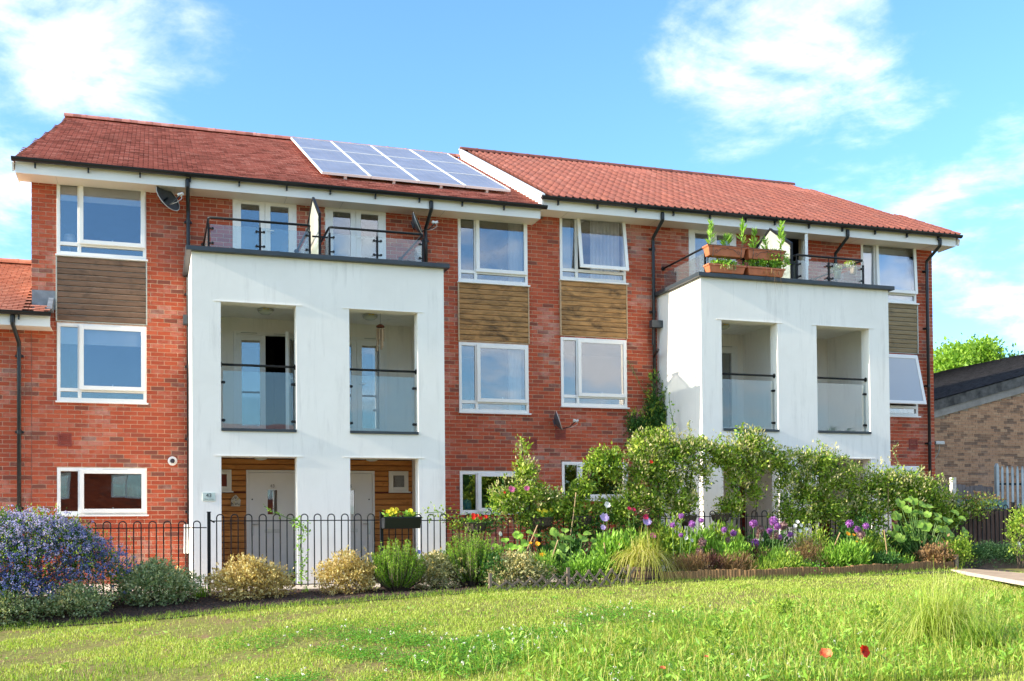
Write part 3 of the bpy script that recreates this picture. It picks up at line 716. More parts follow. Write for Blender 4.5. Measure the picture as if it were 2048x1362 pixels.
    # eaves
    e = spec.get('eave', 0); xa, xb = spec['eaves']
    MB().box(xa, xb, -.50, -.475, 5.945+e, 6.14+e).build('fascia', m_upvc, H)
    sf = MB().box(xa, xb, -.474, -.002, 5.955+e, 5.968+e); sf.build('soffit', m_cream, H)
    x = xa+.6
    while x < xb-.2: MB().box(x-.002, x+.002, -.47, -.01, 5.951+e, 5.954+e).build('soffit_joint', simple_grey, H); x += 1.9
    gutter(H, xa-(.06 if spec['gable'] == 'L' else 0), xb+(.08 if spec['gable'] == 'R' else (.10 if spec.get('gend') else 0)), 6.165+e, caps=(spec['gable'] == 'L' or spec.get('gstart', False), spec['gable'] == 'R' or spec.get('gend', False)))
    # roof
    ye, ze, yr = -.60, 6.165+e, 5.2; rp = PIT; k0, k1 = spec.get('skew', (0, 0))
    zr = ze+math.tan(rp)*(yr-ye); ra, rb = spec['roof']
    rf = MB().prism([(-.47, ze+.028), (yr, zr-.035), (yr+6.0, ze-.035), (yr+6, ze-.12), (yr, zr-.12), (-.47, ze-.05)], 'x', ra, rb)
    def sk(q):
        t_ = min(1, max(0, (q[1]-ye)/(yr-ye))); return (q[0]+(k0 if abs(q[0]-ra) < 1e-6 else k1)*t_+(.01 if abs(q[0]-ra) < 1e-6 and k0 else 0)-(.01 if abs(q[0]-rb) < 1e-6 and k1 else 0), q[1], q[2])
    rf.v = [sk(q) for q in rf.v]; rf = rf.build('roof', m_darkwood, H)
    tiled_roof(rf, ra, rb, ye-.02, ze-.03, yr, rp, spec['tile'], spec['tilemat'], spec['tox'], skew=(k0, k1))
    ridge(rf, ra+k0-.02, rb+k1, yr, zr+.02, spec['tilemat'])
    return H
EDGE_DARK = simple('painted_edge_dark', (.45, .45, .38), .6, .1, 3)
EDGE_GOLD = simple('painted_edge_gold', (.52, .36, .20), .6, .1, 3)
E_ = .19
LW = dict(w0=(.307, 1.111), w1=(2.25, 3.585), w2=(4.755, 6.05))
RW = dict(w0=(.57, 1.317), w1=(2.42, 3.784), w2=(4.93, 6.255))
specs = [
 dict(x=(-1.95, 2.681), dz=0, side=-1, skew=(.42, 0), gable='L', bay=(.591, 2.681), open=(1.041, 2.246), win=(-1.554, -.107), fd=(1.364, 2.496), door=(1.579, 2.50), sw=(.97, 1.323), rail=(.862, 1.68, 2.492), tilt=(1.6, 1.8), fd_open=(68, 0), clad=m_cl_dark, clad_edge=EDGE_DARK, porch=m_cl_porch, num='43', eaves=(-2.13, 2.681), roof=(-2.21, 2.681), tile='plain', tilemat=m_tile, tox=-2.215, label='left end terraced brick house with dark cladding and number 43 by its porch', **LW),
 dict(x=(2.681, 7.30), dz=0, side=1, gable='', bay=(2.681, 4.771), open=(3.128, 4.305), win=(5.552, 6.963), fd=(3.019, 4.151), door=(2.985, 3.906), sw=(4.176, 4.547), rail=(2.822, 3.63, 4.43), tilt=(0.4, .8), fd_open=(0, 0), clad=m_cl_gold, clad_edge=EDGE_GOLD, porch=m_cl_porch, num='45', eaves=(2.681, 7.05), roof=(2.681, 7.06), tile='plain', tilemat=m_tile, tox=-2.215, gend=True, label='terraced brick house with solar panels and a wind chime in its white bay', **LW),
 dict(x=(7.30, 11.845), dz=E_, eave=E_, side=-1, gable='', bay=(9.747, 11.845), open=(10.178, 11.391), win=(7.641, 9.062), fd=(10.491, 11.597), door=(10.66, 11.60), sw=(10.02, 10.39), rail=(9.90, 10.72, 11.53), tilt=(0.4, 9), fd_open=(0, 0), clad=m_cl_gold, clad_edge=EDGE_GOLD, porch=m_cl_red, num='47', eaves=(7.06, 11.845), roof=(7.10, 11.845), tile='pan', tilemat=m_pan, tox=6.95, gstart=True, label='terraced brick house with terracotta balcony troughs and ivy beside its white bay', **RW),
 dict(x=(11.845, 16.57), dz=E_, eave=E_, side=1, skew=(0, -.50), gable='R', bay=(11.845, 13.943), open=(12.265, 13.482), win=(14.688, 16.128), fd=(12.17, 13.28), door=(12.12, 13.05), sw=(13.33, 13.70), rail=(11.80+.10, 12.63, 13.432), tilt=(14, 2.5), fd_open=(0, 62), clad=m_cl_grey, clad_edge=EDGE_DARK, porch=m_cl_red, num='49', eaves=(11.845, 16.78), roof=(11.845, 16.92), tile='pan', tilemat=m_pan, tox=6.95, label='right end terraced brick house with grey-brown cladding beside its white bay', **RW),
]
HS = [house(s) for s in specs]
H1, H2, H3, H4 = HS
# pipes, boards at the roof edges, vents, boxes
swan_pipe(H1, .595, 6.09, -.85, jog=-.02); swan_pipe(H2, 4.90, 6.09, 4.75)
swan_pipe(H3, 9.64, 6.28, -.85, jog=.0); swan_pipe(H4, 13.98, 6.28, 4.9, jog=.0); swan_pipe(H4, 16.36, 6.28, -.85, jog=.0)
def vent(parent, x, z, m=None): 
    f = MB(); frame_ring(f, x-.11, x+.11, z-.11, z+.11, .022, -.014, -.0025)
    for k in range(6): f.box(x-.088, x+.088, -.011, -.0025, z-.08+k*.028, z-.064+k*.028)
    f.build('air_vent', m_vent, parent)
vent(H1, -1.43, 1.585); vent(H2, 7.01, 1.655); vent(H3, 7.62, 1.87); vent(H4, 15.99, 1.80)
MB().lathe((.32, -.002, 1.244), [(.082, 0), (.082, .02), (.06, .035), (.045, .03)], 20, (0, -1, 0)).build('flue_collar', m_upvc, H1, smooth=True)
MB().lathe((.32, -.033, 1.244), [(.04, 0), (.036, .07), (.02, .072)], 14, (0, -1, 0)).build('flue_pipe', m_dkcentre, H1, smooth=True)
MB().box(.50, .575, -.34, -.003, -.38, .13).build('meter_box', m_upvc, H1, bevel=.01)
MB().box(.53, .64, -1.0, -.86, 3.60, 3.76).build('overflow_box', m_black, H1) if False else None
# hoppers on the bay sides
MB().tube([(9.745, -.24, 4.08), (9.60, -.15, 4.08), (9.60, -.12, 3.7)], .03, 8).build('overflow_pipe', m_black, H3)
MB().box(9.50, 9.744, -.28, -.16, 4.03, 4.17).build('rain_hopper', m_coping, H3)
MB().tube([(9.62, -.11, 3.46), (9.56, -.42, 3.55)], .03, 8).build('boss_pipe', m_black, H3)
MB().box(.50, .59, -.30, -.12, 3.62, 3.78).build('rain_hopper', m_coping, H1)
# white barge board and lead where the right roof steps up over the left one
def barge(parent, x0, x1, e, name='barge_board'):
    ye, ze, yr = -.58, 6.165+e, 5.2; zr = ze+math.tan(PIT)*(yr-ye)
    return MB().prism([(ye+.04, ze-.26), (yr, zr-.26), (yr, zr-.0), (ye, ze-.0)], 'x', x0, x1).build(name, m_upvc, parent)
barge(H3, 7.066, 7.098, E_-.0)
MB().prism([(-.62, 6.165+E_+.012), (5.2, 6.165+E_+.012+math.tan(PIT)*5.82), (5.2, 6.165+E_+.04+math.tan(PIT)*5.82), (-.62, 6.165+E_+.04)], 'x', 7.05, 7.115).build('verge_trim', m_upvc, H3)
MB().box(7.0505, 7.0590, -.50, 0, 5.945, 6.16).build('eaves_end_cap', m_upvc, H2)
MB().box(-2.145, -2.1305, -.50, 0.05, 5.945, 6.14).build('eaves_end_cap', m_upvc, H1)
(lambda m: (setattr(m, 'v', [(q[0]+.42*max(0, (q[1]+.6)/5.8), q[1], q[2]) for q in m.v]), m)[1])(MB().prism([(-.54, 6.10), (5.2, 6.10+math.tan(PIT)*5.74), (5.2, 5.98+math.tan(PIT)*5.74), (-.50, 5.96)], 'x', -2.20, -2.175)).build('barge_board', m_upvc, H1)
MB().box(16.781, 16.80, -.50, .05, 5.945+E_, 6.14+E_).build('eaves_end_cap', m_upvc, H4)
(lambda m: (setattr(m, 'v', [(q[0]+-.50*max(0, (q[1]+.6)/5.8), q[1], q[2]) for q in m.v]), m)[1])(MB().prism([(-.54, 6.10+E_), (5.2, 6.10+E_+math.tan(PIT)*5.74), (5.2, 5.98+E_+math.tan(PIT)*5.74), (-.50, 5.96+E_)], 'x', 16.87, 16.90)).build('barge_board', m_upvc, H4)
# privacy screens between the balconies
def screen(x, dz, label):
    t = empty('privacy_screen', (x, -1.0, 4.58+dz), label, 'screen')
    out_ = [(-1.76, 4.585+dz), (-1.76, 5.33+dz), (-1.0, 5.82+dz), (-.36, 5.52+dz), (-.36, 4.585+dz)]
    c = (-1.05, 5.1+dz); inn = [(c[0]+(a-c[0])*(1-.04/abs(a-c[0]) if abs(a-c[0]) > .1 else 1), c[1]+(b-c[1])*(1-.045/max(.1, abs(b-c[1])))) for a, b in out_]
    f = MB()
    for i in range(5):
        j = (i+1) % 5; f.prism([out_[i], out_[j], inn[j], inn[i]], 'x', x-.02, x+.02)
    f.build('frame', m_rail, t)
    MB().prism([(a, b) for a, b in inn], 'x', x-.005, x+.005).build('frosted_panel', m_frost, t)
    MB().lathe((x-.02, -1.74, 5.22+dz), [(.018, 0), (.018, .01)], 8, (-1, 0, 0)).build('bolt', m_chrome, t)
    MB().box(x-.13, x+.13, -1.79, -1.765, 4.905+dz, 4.93+dz).build('bracket', m_rail, t)
screen(2.66, 0, 'pointed frosted privacy screen between the two balconies on the left white bay')
screen(11.80, E_, 'pointed frosted privacy screen behind the terracotta troughs')
# solar panels
m_cell = simple('solar_cell', (.25, .26, .31), .35, .08, 2.0, spec=.45)
m_backsheet = simple('solar_backsheet', (.55, .50, .45), .3, .02, 2)
def solar():
    slope_o = Vector((2.985, .15, 6.165+math.tan(PIT)*.75+.09)); ux = Vector((1, 0, 0)); us = Vector((0, math.cos(PIT), math.sin(PIT))); un_ = Vector((0, -math.sin(PIT), math.cos(PIT)))
    Wp, Hp = .915, 1.73
    rot = (PIT, 0, 0); first = None
    rows = ['bottom', 'middle', 'top']; cols_ = ['leftmost', 'second from the left', 'third from the left', 'rightmost']
    for j in range(3):
        for i in range(4):
            p = slope_o+ux*(i*(Wp+.010))+us*(j*(Hp+.012))
            t = bpy.data.objects.new('solar_panel', None); col.objects.link(t); t.location = p; t.rotation_euler = rot; WO[t] = Vector(p)
            tag(t, f'blue-grey solar panel, {cols_[i]} in the {rows[j]} row on the roof', 'solar panel', 'solar panels on the roof')
            if first is None:
                protos = []
                f = MB(); 
                for (a, b, c, d) in ((0, .018, 0, Hp), (Wp-.018, Wp, 0, Hp), (.018, Wp-.018, 0, .018), (.018, Wp-.018, Hp-.018, Hp)): f.box(a, b, c, d, 0, .045)
                protos.append(('frame', f, m_upvc)); protos.append(('backsheet', MB().box(.018, Wp-.018, .018, Hp-.018, .015, .034), m_backsheet))
                cw = (Wp-.044)/6
                for k in range(6): protos.append(('cell_string', MB().box(.022+k*cw+.004, .022+(k+1)*cw-.004, .028, Hp-.028, .035, .038), m_cell))
                first = []
                for nm, mb, mt in protos:
                    me = bpy.data.meshes.new(nm); me.from_pydata(mb.v, [], mb.f); me.update(); me.materials.append(mt); first.append((nm, me))
            for nm, me in first:
                o = bpy.data.objects.new(nm, me); col.objects.link(o); o.parent = t
            if j == 0:
                me = bpy.data.meshes.new('roof_hook'); q = MB().box(.42, .47, .02, .08, -.12, 0); me.from_pydata(q.v, [], q.f); me.update(); me.materials.append(m_silver)
                o = bpy.data.objects.new('roof_hook', me); col.objects.link(o); o.parent = t
    return
solar()
# number sign and ornament
pl = tag(MB().box(.752, .945, -1.872, -1.8575, .495, .625).build('house_number_sign', simple('sage_glass_plaque', (.58, .66, .58), .3, .02, 3)), 'small pale green house number sign on the white bay pier', 'sign')
text(pl, '43', .088, (.845, -1.874, .552), m_text, .002)
text(pl, 'Silver Close', .030, (.848, -1.874, .512), simple('grey_lettering', (.25, .28, .24), .5, 0, 1), .001)
orn = tag(MB().prism([(1.31, .445), (1.465, .445), (1.478, .56), (1.395, .655), (1.325, .60), (1.31, .56)], 'y', -.055, -.035).build('house_ornament', simple('cream_ornament', (.62, .55, .42), .6, .06, 20)), 'cream house-shaped plaque with lettering hung on the porch boards', 'ornament')
mo = simple('brown_lettering', (.07, .045, .02), .6, 0, 1); mo2 = simple('mustard_lettering', (.62, .42, .03), .6, 0, 1)
text(orn, 'o', .075, (1.337, -.057, .565), mo, .002); text(orn, 'u', .075, (1.387, -.057, .585), mo, .002, bold=.002); text(orn, 'r', .085, (1.436, -.057, .555), mo2, .002, bold=.002)
text(orn, 'h', .085, (1.332, -.057, .46), mo, .002, bold=.002); text(orn, 'o', .06, (1.36, -.058, .50), mo2, .002); text(orn, 'u', .065, (1.39, -.057, .475), mo, .002, bold=.001); text(orn, 's', .06, (1.42, -.057, .48), mo, .002); text(orn, 'e', .06, (1.447, -.057, .465), mo, .002)
MB().prism([(1.385, .555), (1.395, .543), (1.405, .555), (1.400, .561), (1.395, .556), (1.390, .561)], 'y', -.058, -.0555).build('heart', mo, orn)
# ceiling lamps
def lamp(x, z, y, label):
    t = empty('ceiling_lamp', (x, y, z), label, 'lamp', 'round ceiling lamps of the porches and loggias')
    MB().lathe((x, y, z), [(.13, 0), (.14, -.012), (.135, -.03)], 24).build('rim', m_chrome, t, smooth=True)
    MB().lathe((x, y, z-.03), [(.13, 0), (.12, -.025), (.085, -.05), (.03, -.062)], 24).build('lamp_shade', m_lamp, t, smooth=True)
    MB().box(x-.05, x+.05, y-.137, y-.128, z-.026, z-.008).build('bulb', m_amber, t)
lamp(1.845, 3.828, -.9, 'round ceiling lamp above the open glazed door in the leftmost loggia')
lamp(3.666, 3.828, -.9, 'round ceiling lamp in the loggia where the wind chime hangs')
lamp(1.751, 1.308, -.95, 'round ceiling lamp above the white front door numbered 43')
lamp(3.674, 1.308, -.95, 'round ceiling lamp in the second porch, above the door beside the black trough')
lamp(10.75, 4.018, -.9, 'round ceiling lamp in the third loggia, over the glazed door with a grey curtain')
# satellite dishes
def dish(cx, cy, cz, az, elv, roll_, size, label, armdir):
    t = bpy.data.objects.new('satellite_dish', None); col.objects.link(t); WO[t] = Vector((0, 0, 0))
    tag(t, label, 'satellite dish', 'satellite dishes on the brick walls')
    v, f = [], []; nr, ns = 6, 26; a, b = size, size*.82
    for side in (0, 1):
        for i in range(nr+1):
            for k in range(ns):
                r = i/nr; an = 2*math.pi*k/ns; v.append((a*r*math.cos(an), (.09*(r*r)-.09)*-1*-1 - side*.008, b*r*math.sin(an)))
    for side in (0, 1):
        o_ = side*(nr+1)*ns
        for i in range(nr):
            for k in range(ns): j = (k+1) % ns; q = (o_+i*ns+k, o_+i*ns+j, o_+(i+1)*ns+j, o_+(i+1)*ns+k); f.append(q if side == 0 else q[::-1])
    o_ = nr*ns; p_ = (nr+1)*ns+nr*ns
    for k in range(ns): j = (k+1) % ns; f.append((o_+k, o_+j, p_+j, p_+k))
    v = [(x, -y, z) for x, y, z in v]
    me = bpy.data.meshes.new('reflector'); me.from_pydata(v, [], f); me.update(); me.materials.append(m_dish)
    for p in me.polygons: p.use_smooth = True
    rf = link('reflector', me, t)
    MB().tube([(a*math.cos(q*2*math.pi/28), -0.0, b*math.sin(q*2*math.pi/28)) for q in range(29)], .006, 5).build('rim', m_lnb, t)
    MB().tube([(0, .02, -b*.9), (0, -.16, -b*.98), (0, -.30, -b*.62)], .011, 6).build('arm', m_black, t)
    MB().lathe((0, -.30, -b*.58), [(.028, 0), (.034, .03), (.03, .05)], 10, (0, .8, .5)).box(-.02, .02, -.36, -.30, -b*.72, -b*.52).build('receiver', m_lnb, t)
    MB().tube([(0, -.33, -b*.66), (.03, -.31, -b*.95), (.02, -.2, -b*1.06), (0, -.03, -b*.93)], .005, 5).build('cable', m_lnb, t)
    br = MB().tube([(0, .0, 0), (0, .12, -.02)], .02, 8).box(-.05, .05, .10, .12, -.08, .06).build('bracket', m_black, t)
    t.rotation_euler = (R(elv), R(roll_), R(az)); t.location = (cx, cy, cz)
    bpy.context.view_layer.update()
    return t
dish(.255, -.30, 5.80, 38, -22, 24, .27, 'dark satellite dish high on the wall beside the leftmost downpipe', 1)
dish(4.70, -.30, 5.72, 62, -20, 10, .25, 'dark satellite dish beside the balcony downpipe, under the solar panels', 1)
dish(7.50, -.25, 2.10, 66, -18, 8, .23, 'dark satellite dish low on the wall between the two middle window columns', 1)
# wind chime
t = empty('wind_chime', (3.79, -1.2, 3.15), 'bamboo wind chime hanging from the loggia ceiling', 'wind chime')
MB().lathe((3.79, -1.2, 3.56), [(.075, 0), (.07, .025), (.03, .05)], 14).build('crown', m_darkwood, t)
MB().tube([(3.79, -1.2, 3.60), (3.79, -1.2, 3.828)], .003, 5).build('cord', m_black, t)
for k, (a, b) in enumerate([(0, .22), (60, .36), (120, .27), (180, .40), (240, .20), (300, .33)]):
    x, y = 3.79+.055*math.cos(R(a)), -1.2+.055*math.sin(R(a))
    MB().tube([(x, y, 3.535), (x, y, 3.535-b)], .017, 8).tube([(x, y, 3.535), (x, y, 3.57)], .002, 4).build('tube', m_chime, t)
# curtains, blinds and small things seen behind the glass
def curtain(x0, x1, z0, z1, label, y=.14, mat=None, folds=9, cat='curtain'):
    n = folds*4; P = [(x0+(x1-x0)*i/n, y+.022*math.sin(i*math.pi/2+.6)) for i in range(n+1)]
    m = MB()
    for (a, b), (c, d) in zip(P[:-1], P[1:]): m.quad((a, b, z0), (c, d, z0), (c, d, z1), (a, b, z1)); m.quad((a, b+.004, z1), (c, d+.004, z1), (c, d+.004, z0), (a, b+.004, z0))
    return tag(m.build('curtain', mat or m_curtain, smooth=True), label, cat)
curtain(6.62, 6.90, 4.80, 6.0, 'white curtain drawn to the right side of the top window beside the solar roof')
curtain(7.68, 7.93, 4.97, 6.2, 'white curtain in the narrow left light of the window with the tilted sash')
curtain(8.36, 9.0, 4.97, 6.2, 'white curtain drawn across the right of the top window with the tilted sash', folds=8)
curtain(6.60, 6.86, 2.30, 3.54, 'white curtain at the right of the first floor window above the teal pot')
curtain(11.30, 11.47, 1.80, 3.85, 'grey curtain behind the glazed door of the third loggia', mat=simple('grey_curtain', (.28, .30, .30), .9, .05, 3), folds=4)
curtain(12.60, 12.90, 4.5, 6.15, 'dark purple curtain behind the open balcony door', mat=simple('purple_curtain', (.10, .06, .12), .9, .1, 3), folds=6)
curtain(3.92, 4.06, 1.8, 3.5, 'pale curtain behind the glazed door below the wind chime', folds=3)
def blind(x0, x1, z0, z1, label):
    m = MB().box(x0, x1, .068, .074, z0, z1).box(x0, x1, .065, .082, z0-.02, z0)
    return tag(m.build('roller_blind', m_blind), label, 'blind')
blind(-1.50, -.16, 5.73, 6.0, 'white roller blind partly lowered in the top window over the dark cladding')
blind(-1.50, -.16, 3.26, 3.54, 'white roller blind partly lowered in the window under the dark cladding')
blind(14.74, 16.07, 4.98, 6.12, 'pale blind filling the top window at the right end of the row')
blind(14.74, 16.07, 3.05, 3.74, 'pale blind behind the wide-open sash near the right end of the row')
blind(-1.5, -.16, 1.02, 1.07, 'slatted blind gathered at the head of the ground floor window near the blue shrub') if False else None
t = empty('table_lamp', (-1.37, .35, 5.0), 'white table lamp behind the narrow light of the top left window', 'lamp')
MB().lathe((-1.37, .30, 4.98), [(.125, 0), (.085, .2)], 18).build('lamp_shade', m_curtain, t, smooth=True); MB().lathe((-1.37, .30, 4.75), [(.06, 0), (.02, .05), (.02, .23)], 12).build('base', m_silver, t)
t = empty('lidded_pot', (5.73, .14, .38), 'teal lidded pot on the sill behind the ground floor window', 'pot')
MB().lathe((5.73, .16, .375), [(.085, 0), (.095, .02), (.095, .15), (.088, .17)], 18).build('pot_body', m_teal, t, smooth=True)
MB().lathe((5.73, .16, .546), [(.09, 0), (.06, .02), (.02, .025), (.02, .045), (.012, .05)], 18).build('lid', m_teal, t, smooth=True)

# ---------------------------------------------------------------- the lower house on the left
LHX1 = -1.953
LH = empty('terraced_house', (-8, 0, -.9), 'lower brick house with a new orange-red tiled roof at the left edge of the photo', 'house')
wl = MB(); wl.box(-9, LHX1, .008, .25, -.95, 3.70); low = wl.build('wall', m_mortar, LH); MB().box(-9, LHX1, 5.0, 5.2, -.95, 3.5).build('back_wall', m_mortar, LH)
lay_bricks(low, brick_rects(-9, -1.957, -.95, 3.55, []), m_brick, seen=lambda x, z: x > -3.2)
m_joint = simple('expansion_joint', (.20, .05, .04), .8, .1, 9)
MB().box(-1.9525, -1.9475, -.002, .0, -.9, 3.4).build('expansion_joint', m_joint, LH)
xe = -1.62
MB().box(-9, xe, -.50, -.475, 3.42, 3.60).build('fascia', m_upvc, LH); MB().box(-9, xe, -.474, -.002, 3.43, 3.443).build('soffit', m_cream, LH)
gutter(LH, -9, xe+.02, 3.64, caps=(False, True))
swan_pipe(LH, -2.135, 3.60, -.85, jog=-.05)
ye, ze, yr = -.60, 3.64, 2.35; zr = ze+math.tan(PIT)*(yr-ye)
rf = MB().prism([(-.47, ze+.028), (yr, zr-.035), (yr+3, ze-.035), (yr+3, ze-.12), (yr, zr-.12), (-.47, ze-.05)], 'x', -9, -1.956).build('roof', m_darkwood, LH)
tiled_roof(rf, -9, -1.99, ye-.02, ze-.03, yr, PIT, 'plain', m_tile_low, -5.0)
ridge(rf, -9, -1.97, yr, zr+.02, m_tile_low)
tiled_roof(rf, -1.97, -1.64, ye-.02, ze-.03, -.25, PIT, 'plain', m_tile_low, -5.0)
MB().box(-1.94, -1.56, -.03, -.003, 3.80, 4.12).prism([(-.42, 3.74), (-.03, 3.74), (-.03, 4.0)], 'x', -1.68, -1.60).build('lead_flashing', m_lead, LH)

# ---------------------------------------------------------------- brown brick building beyond the right end
YB = 4.0
BB = empty('brick_building', (22, YB, -.9), 'brown brick building with a dark sloping roof beyond the right end of the row', 'building')
def zroof(x): return 3.32 + (x-19.98)*.259
gx0, gx1 = 17.0, 34.0
wl = MB().prism([(gx0, -1.0), (gx1, -1.0), (gx1, zroof(gx1)-.40), (gx0, zroof(gx0)-.40)], 'y', YB+.008, YB+.3); bwall = wl.build('wall', simple('brown_mortar', (.40, .30, .20), .95, .1, 8), BB)
rc = [r for r in brick_rects(gx0, 26.0, -.95, 4.9, [], ox=17.0, oz=-.95) if r[3] < zroof((r[0]+r[1])/2)-.42]
lay_bricks(bwall, rc, m_brick_far, y=YB, seen=lambda x, z: 18.7 < x < 22.6 and z > .2)
# raking concrete verge and the roof slope above it
MB().prism([(gx0, zroof(gx0)-.42), (gx1, zroof(gx1)-.42), (gx1, zroof(gx1)-.22), (gx0, zroof(gx0)-.22)], 'y', YB-.06, YB+.3).build('concrete_coping', m_concrete, BB)
MB().prism([(gx0, zroof(gx0)-.218), (gx1, zroof(gx1)-.218), (gx1, zroof(gx1)+.05), (gx0, zroof(gx0)+.05)], 'y', YB-.10, YB+.3).build('verge_board', simple('mossy_dark_verge', (.10, .095, .085), .9, .3, 5), BB)
m_slate = simple('dark_roof_sheet', (.11, .10, .095), .95, .45, 7, bmp=.5, spec=.08)
rr = MB().quad((gx0, YB-.12, zroof(gx0)+.055), (gx1, YB-.12, zroof(gx1)+.055), (gx1, YB+16, zroof(gx1)+.055), (gx0, YB+16, zroof(gx0)+.055))
rr.quad((gx0, YB-.12, zroof(gx0)+.052), (gx0, YB+16, zroof(gx0)+.052), (gx1, YB+16, zroof(gx1)+.052), (gx1, YB-.12, zroof(gx1)+.052))
rob = rr.build('roof', m_slate, BB)
tv, tf = [], []
for i in range(34):
    for j in range(46):
        x = gx0+.5*i; y = YB-.12+.35*j; z = zroof(x)+.06
        tv += [(x+.01, y+.0, z+.03), (x+.49, y, z+.03+.127), (x+.49, y+.34, z+.012+.127), (x+.01, y+.34, z+.012)]; tf.append(tuple(len(tv)-4+q for q in range(4)))
npobj('roof_tiling', tv, tf, m_slate, rob, kind='stuff')
t = empty('security_camera', (19.2, YB-.15, 1.9), 'small white and black security camera on the brown brick wall', 'camera')
pc = at(1876, 886, YB-.2)
MB().box(pc.x-.14, pc.x+.14, YB-.30, YB-.18, pc.z-.045, pc.z+.045).build('housing', m_lnb, t, bevel=.02); MB().lathe((pc.x-.14, YB-.24, pc.z), [(.05, 0), (.05, .05)], 12, (-1, 0, 0)).build('lens', m_black, t); MB().tube([(pc.x+.05, YB-.2, pc.z-.04), (pc.x+.1, YB-.1, pc.z-.25), (pc.x+.05, YB-.01, pc.z-.4)], .012, 6).build('cable', m_lnb, t)
# ---------------------------------------------------------------- ground
EX = [-40, -3, -1.3, 0, 1.6, 2.6, 4, 4.6, 6, 7.3, 9, 10.7, 12.7, 15, 20, 60]
EZ = [-1.30, -1.24, -1.2, -1.15, -1.04, -1.0, -.93, -.90, -.89, -.84, -.83, -.82, -.79, -.80, -.8, -.8]
def edge_y(x): return np.interp(x, [-3, 0, 4, 7.3, 9, 10.7, 13.2, 14, 30], [-4.75, -4.75, -4.75, -4.55, -4.75, -4.7, -4.25, -4.2, -4.2])
PAV = -.885
def gz(x, y):
    x = np.asarray(x, float); y = np.asarray(y, float)
    e = np.interp(x, EX, EZ); ey = edge_y(x)
    lawn = e - .036*np.maximum(0, ey-y) + .012*np.sin(x*1.7+y*.9)*np.clip((ey-y)/2, 0, 1)
    k = np.clip((-3.42-y)/np.maximum(.3, -3.42-ey), 0, 1)
    bed = (PAV-.01)*(1-k)+(e+.02)*k
    return np.where(y < ey, lawn, np.where(y < -3.42, bed, PAV-.01))
def grid(name, xs, ys, mat, dz=0, kind='structure', label=None):
    X, Y = np.meshgrid(xs, ys); Z = gz(X, Y)+dz; nx, ny = len(xs), len(ys)
    V = np.stack([X, Y, Z], -1).reshape(-1, 3); I = np.arange(nx*ny).reshape(ny, nx)
    Fs = np.stack([I[:-1, :-1], I[:-1, 1:], I[1:, 1:], I[1:, :-1]], -1).reshape(-1, 4)
    o = npobj(name, V, Fs, mat, smooth=True, kind=kind, label=label); return o
def patch(x, y, f=1.0, seed=0.0):
    """smooth pseudo-noise in 0..1 for bare and lush patches"""
    s = np.zeros_like(np.asarray(x, float))
    for i, (a, b, c, amp) in enumerate([(1.3, .7, 0, 1), (-.9, 1.6, 1.9, .9), (2.3, -1.9, .7, .7), (3.9, 2.7, 4.1, .5), (-5.3, 4.7, 2.2, .35)]):
        s = s+amp*np.sin(f*(a*x+b*y)+c+seed*1.7*(i+1))
    return .5+s/5.0
def gm():
    m, t, b = new_mat('lawn_soil'); p = posn(t)
    n1 = noise(p, 2.2, 6, .7, t, .4); n2 = noise(p, 22, 5, .7, t)
    c = ramp(t, n2, [(.3, (.11, .085, .03)), (.5, (.20, .20, .05)), (.7, (.30, .27, .09))])
    c2 = ramp(t, n2, [(.3, (.16, .085, .045)), (.7, (.36, .22, .13))])
    mk = t.nodes.new('ShaderNodeMapRange'); t.links.new(n1, mk.inputs[0]); mk.inputs[1].default_value = .5; mk.inputs[2].default_value = .68
    t.links.new(mixc(t, mk.outputs[0], c, c2), b.inputs['Base Color']); b.inputs['Roughness'].default_value = 1; b.inputs['Specular IOR Level'].default_value = .1
    bump(t, b, n2, .8, .02); return m
m_lawn = gm()
def bedsurf(xs, ys):
    return
xs = np.concatenate([np.linspace(-160, -6, 20), np.linspace(-5, 24, 117), np.linspace(26, 220, 24)])
ys = np.concatenate([np.linspace(-120, -24, 24), np.linspace(-22, -4.1, 90)])
grid('lawn', xs, ys, m_lawn, 0, label='mown lawn in front of the garden beds')
xs2 = np.concatenate([np.linspace(-160, -6, 12), np.linspace(-5, 24, 117), np.linspace(26, 220, 12)])
grid('flower_bed_soil', np.linspace(-5, 14.2, 110), np.linspace(-4.95, -3.36, 12), m_soil, .012, label='dark mulch bed along the railings')
m_path = simple('tan_path', (.46, .33, .22), .95, .12, 4, bmp=.4, spec=.1)
m_pave = simple('buff_paving', (.60, .49, .38), .9, .1, 3, bmp=.4)
pv = MB().box(-60, 60, -3.40, .008, PAV-.2, PAV).build('pavement', m_pave, kind='structure', label='buff paving between railings and houses')
MB().box(-200, 260, .0, 300, PAV-.3, PAV-.02).build('ground', simple('far_ground', (.12, .14, .05), 1, .2, 1), kind='structure')
